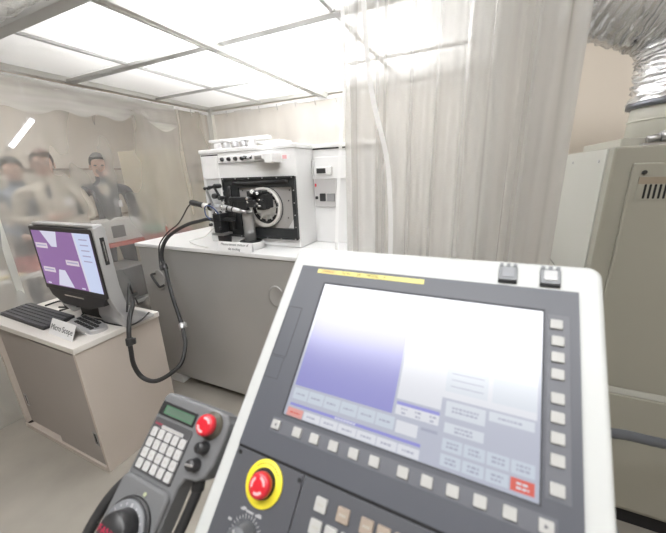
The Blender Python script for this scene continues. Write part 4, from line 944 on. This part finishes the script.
# ------------------------------------------------------------------ lamps of the room and an added fill lamp
lamp_lens = emitter('lamp diffuser', (1, .995, .98), 8.0)
def ceiling_light(x, y, lx, ly, lab, lamp_lens=lamp_lens):
    t = thing('ceiling_light', (x, y, ZC), lab, 'lamp', 'room ceiling lights')
    bm = new(); ring_plate(bm, (-lx/2-.03, lx/2+.03, -ly/2-.03, ly/2+.03), (-lx/2, lx/2, -ly/2, ly/2), 0, .06); obj('lamp_frame', bm, white_flat, t, Matrix.Translation((x, y, ZC-.06)))
    bm = new(); box(bm, -lx/2, lx/2, -ly/2, ly/2, 0, .012); obj('lamp_diffuser', bm, lamp_lens, t, Matrix.Translation((x, y, ZC-.045)))
ceiling_light(-.35, -.36, 2.4, .74, 'long ceiling light above the operator side of the console', emitter('lamp diffuser bright', (1, 1, .995), 12.))
ceiling_light(1.9, -1.6, .6, 1.2, 'ceiling light to the right of the console')
ceiling_light(-4.3, 1.3, .5, 1.6, 'ceiling light outside the left curtain', emitter('lamp diffuser left', (1, .995, .98), 10.))
ceiling_light(1.2, 2.9, 1.2, .4, 'ceiling light behind the cream cabinet')
ceiling_light(-1.9, 3.3, 1.6, .3, 'unseen ceiling light added to brighten the wall behind the booth', emitter('added back fill', (1, .995, .98), 7.5))  # added out of view to lift the back wall and back curtain
def area(x, y, z, lx, ly, w, col=(1, 1, 1)):
    l = bpy.data.lights.new('booth lamp', 'AREA'); l.shape = 'RECTANGLE'; l.size = lx; l.size_y = ly; l.energy = w; l.color = col
    o = bpy.data.objects.new('booth_lamp', l); C.objects.link(o); o.location = (x, y, z); return o
area(-1.20, 1.55, 2.62, 1.1, .35, 54); area(-1.10, 2.3, 2.62, 1.2, .35, 46)

w = bpy.data.worlds.new('room air'); bpy.context.scene.world = w; w.use_nodes = True
w.node_tree.nodes['Background'].inputs['Color'].default_value = (.9, .95, 1, 1); w.node_tree.nodes['Background'].inputs['Strength'].default_value = .05

# ------------------------------------------------------------------ camera
cam = bpy.data.cameras.new('camera'); co_ = bpy.data.objects.new('camera', cam); C.objects.link(co_)
F = 316.44; cam.sensor_fit = 'HORIZONTAL'; cam.sensor_width = 36; cam.lens = F/666*36; cam.clip_start = .02
pitch, yaw, roll = map(math.radians, (16.58, -25.14, -2.02))
f = Vector((math.sin(yaw)*math.cos(pitch), math.cos(yaw)*math.cos(pitch), -math.sin(pitch))); r = Vector((math.cos(yaw), -math.sin(yaw), 0)); u = r.cross(f)
r2 = r*math.cos(roll)+u*math.sin(roll); u2 = -r*math.sin(roll)+u*math.cos(roll)
co_.matrix_world = basis((0, 0, 1.55), r2, u2, -f)
cam.dof.use_dof = True; cam.dof.focus_distance = 2.1; cam.dof.aperture_fstop = 4.5
sc = bpy.context.scene; sc.camera = co_
sc.view_settings.view_transform = 'Standard'; sc.view_settings.look = 'None'; sc.view_settings.exposure = 0.0; sc.view_settings.gamma = 1; sc.view_settings.use_curve_mapping = False
sc.cycles.max_bounces = 10; sc.cycles.transparent_max_bounces = 16; sc.cycles.use_denoising = True
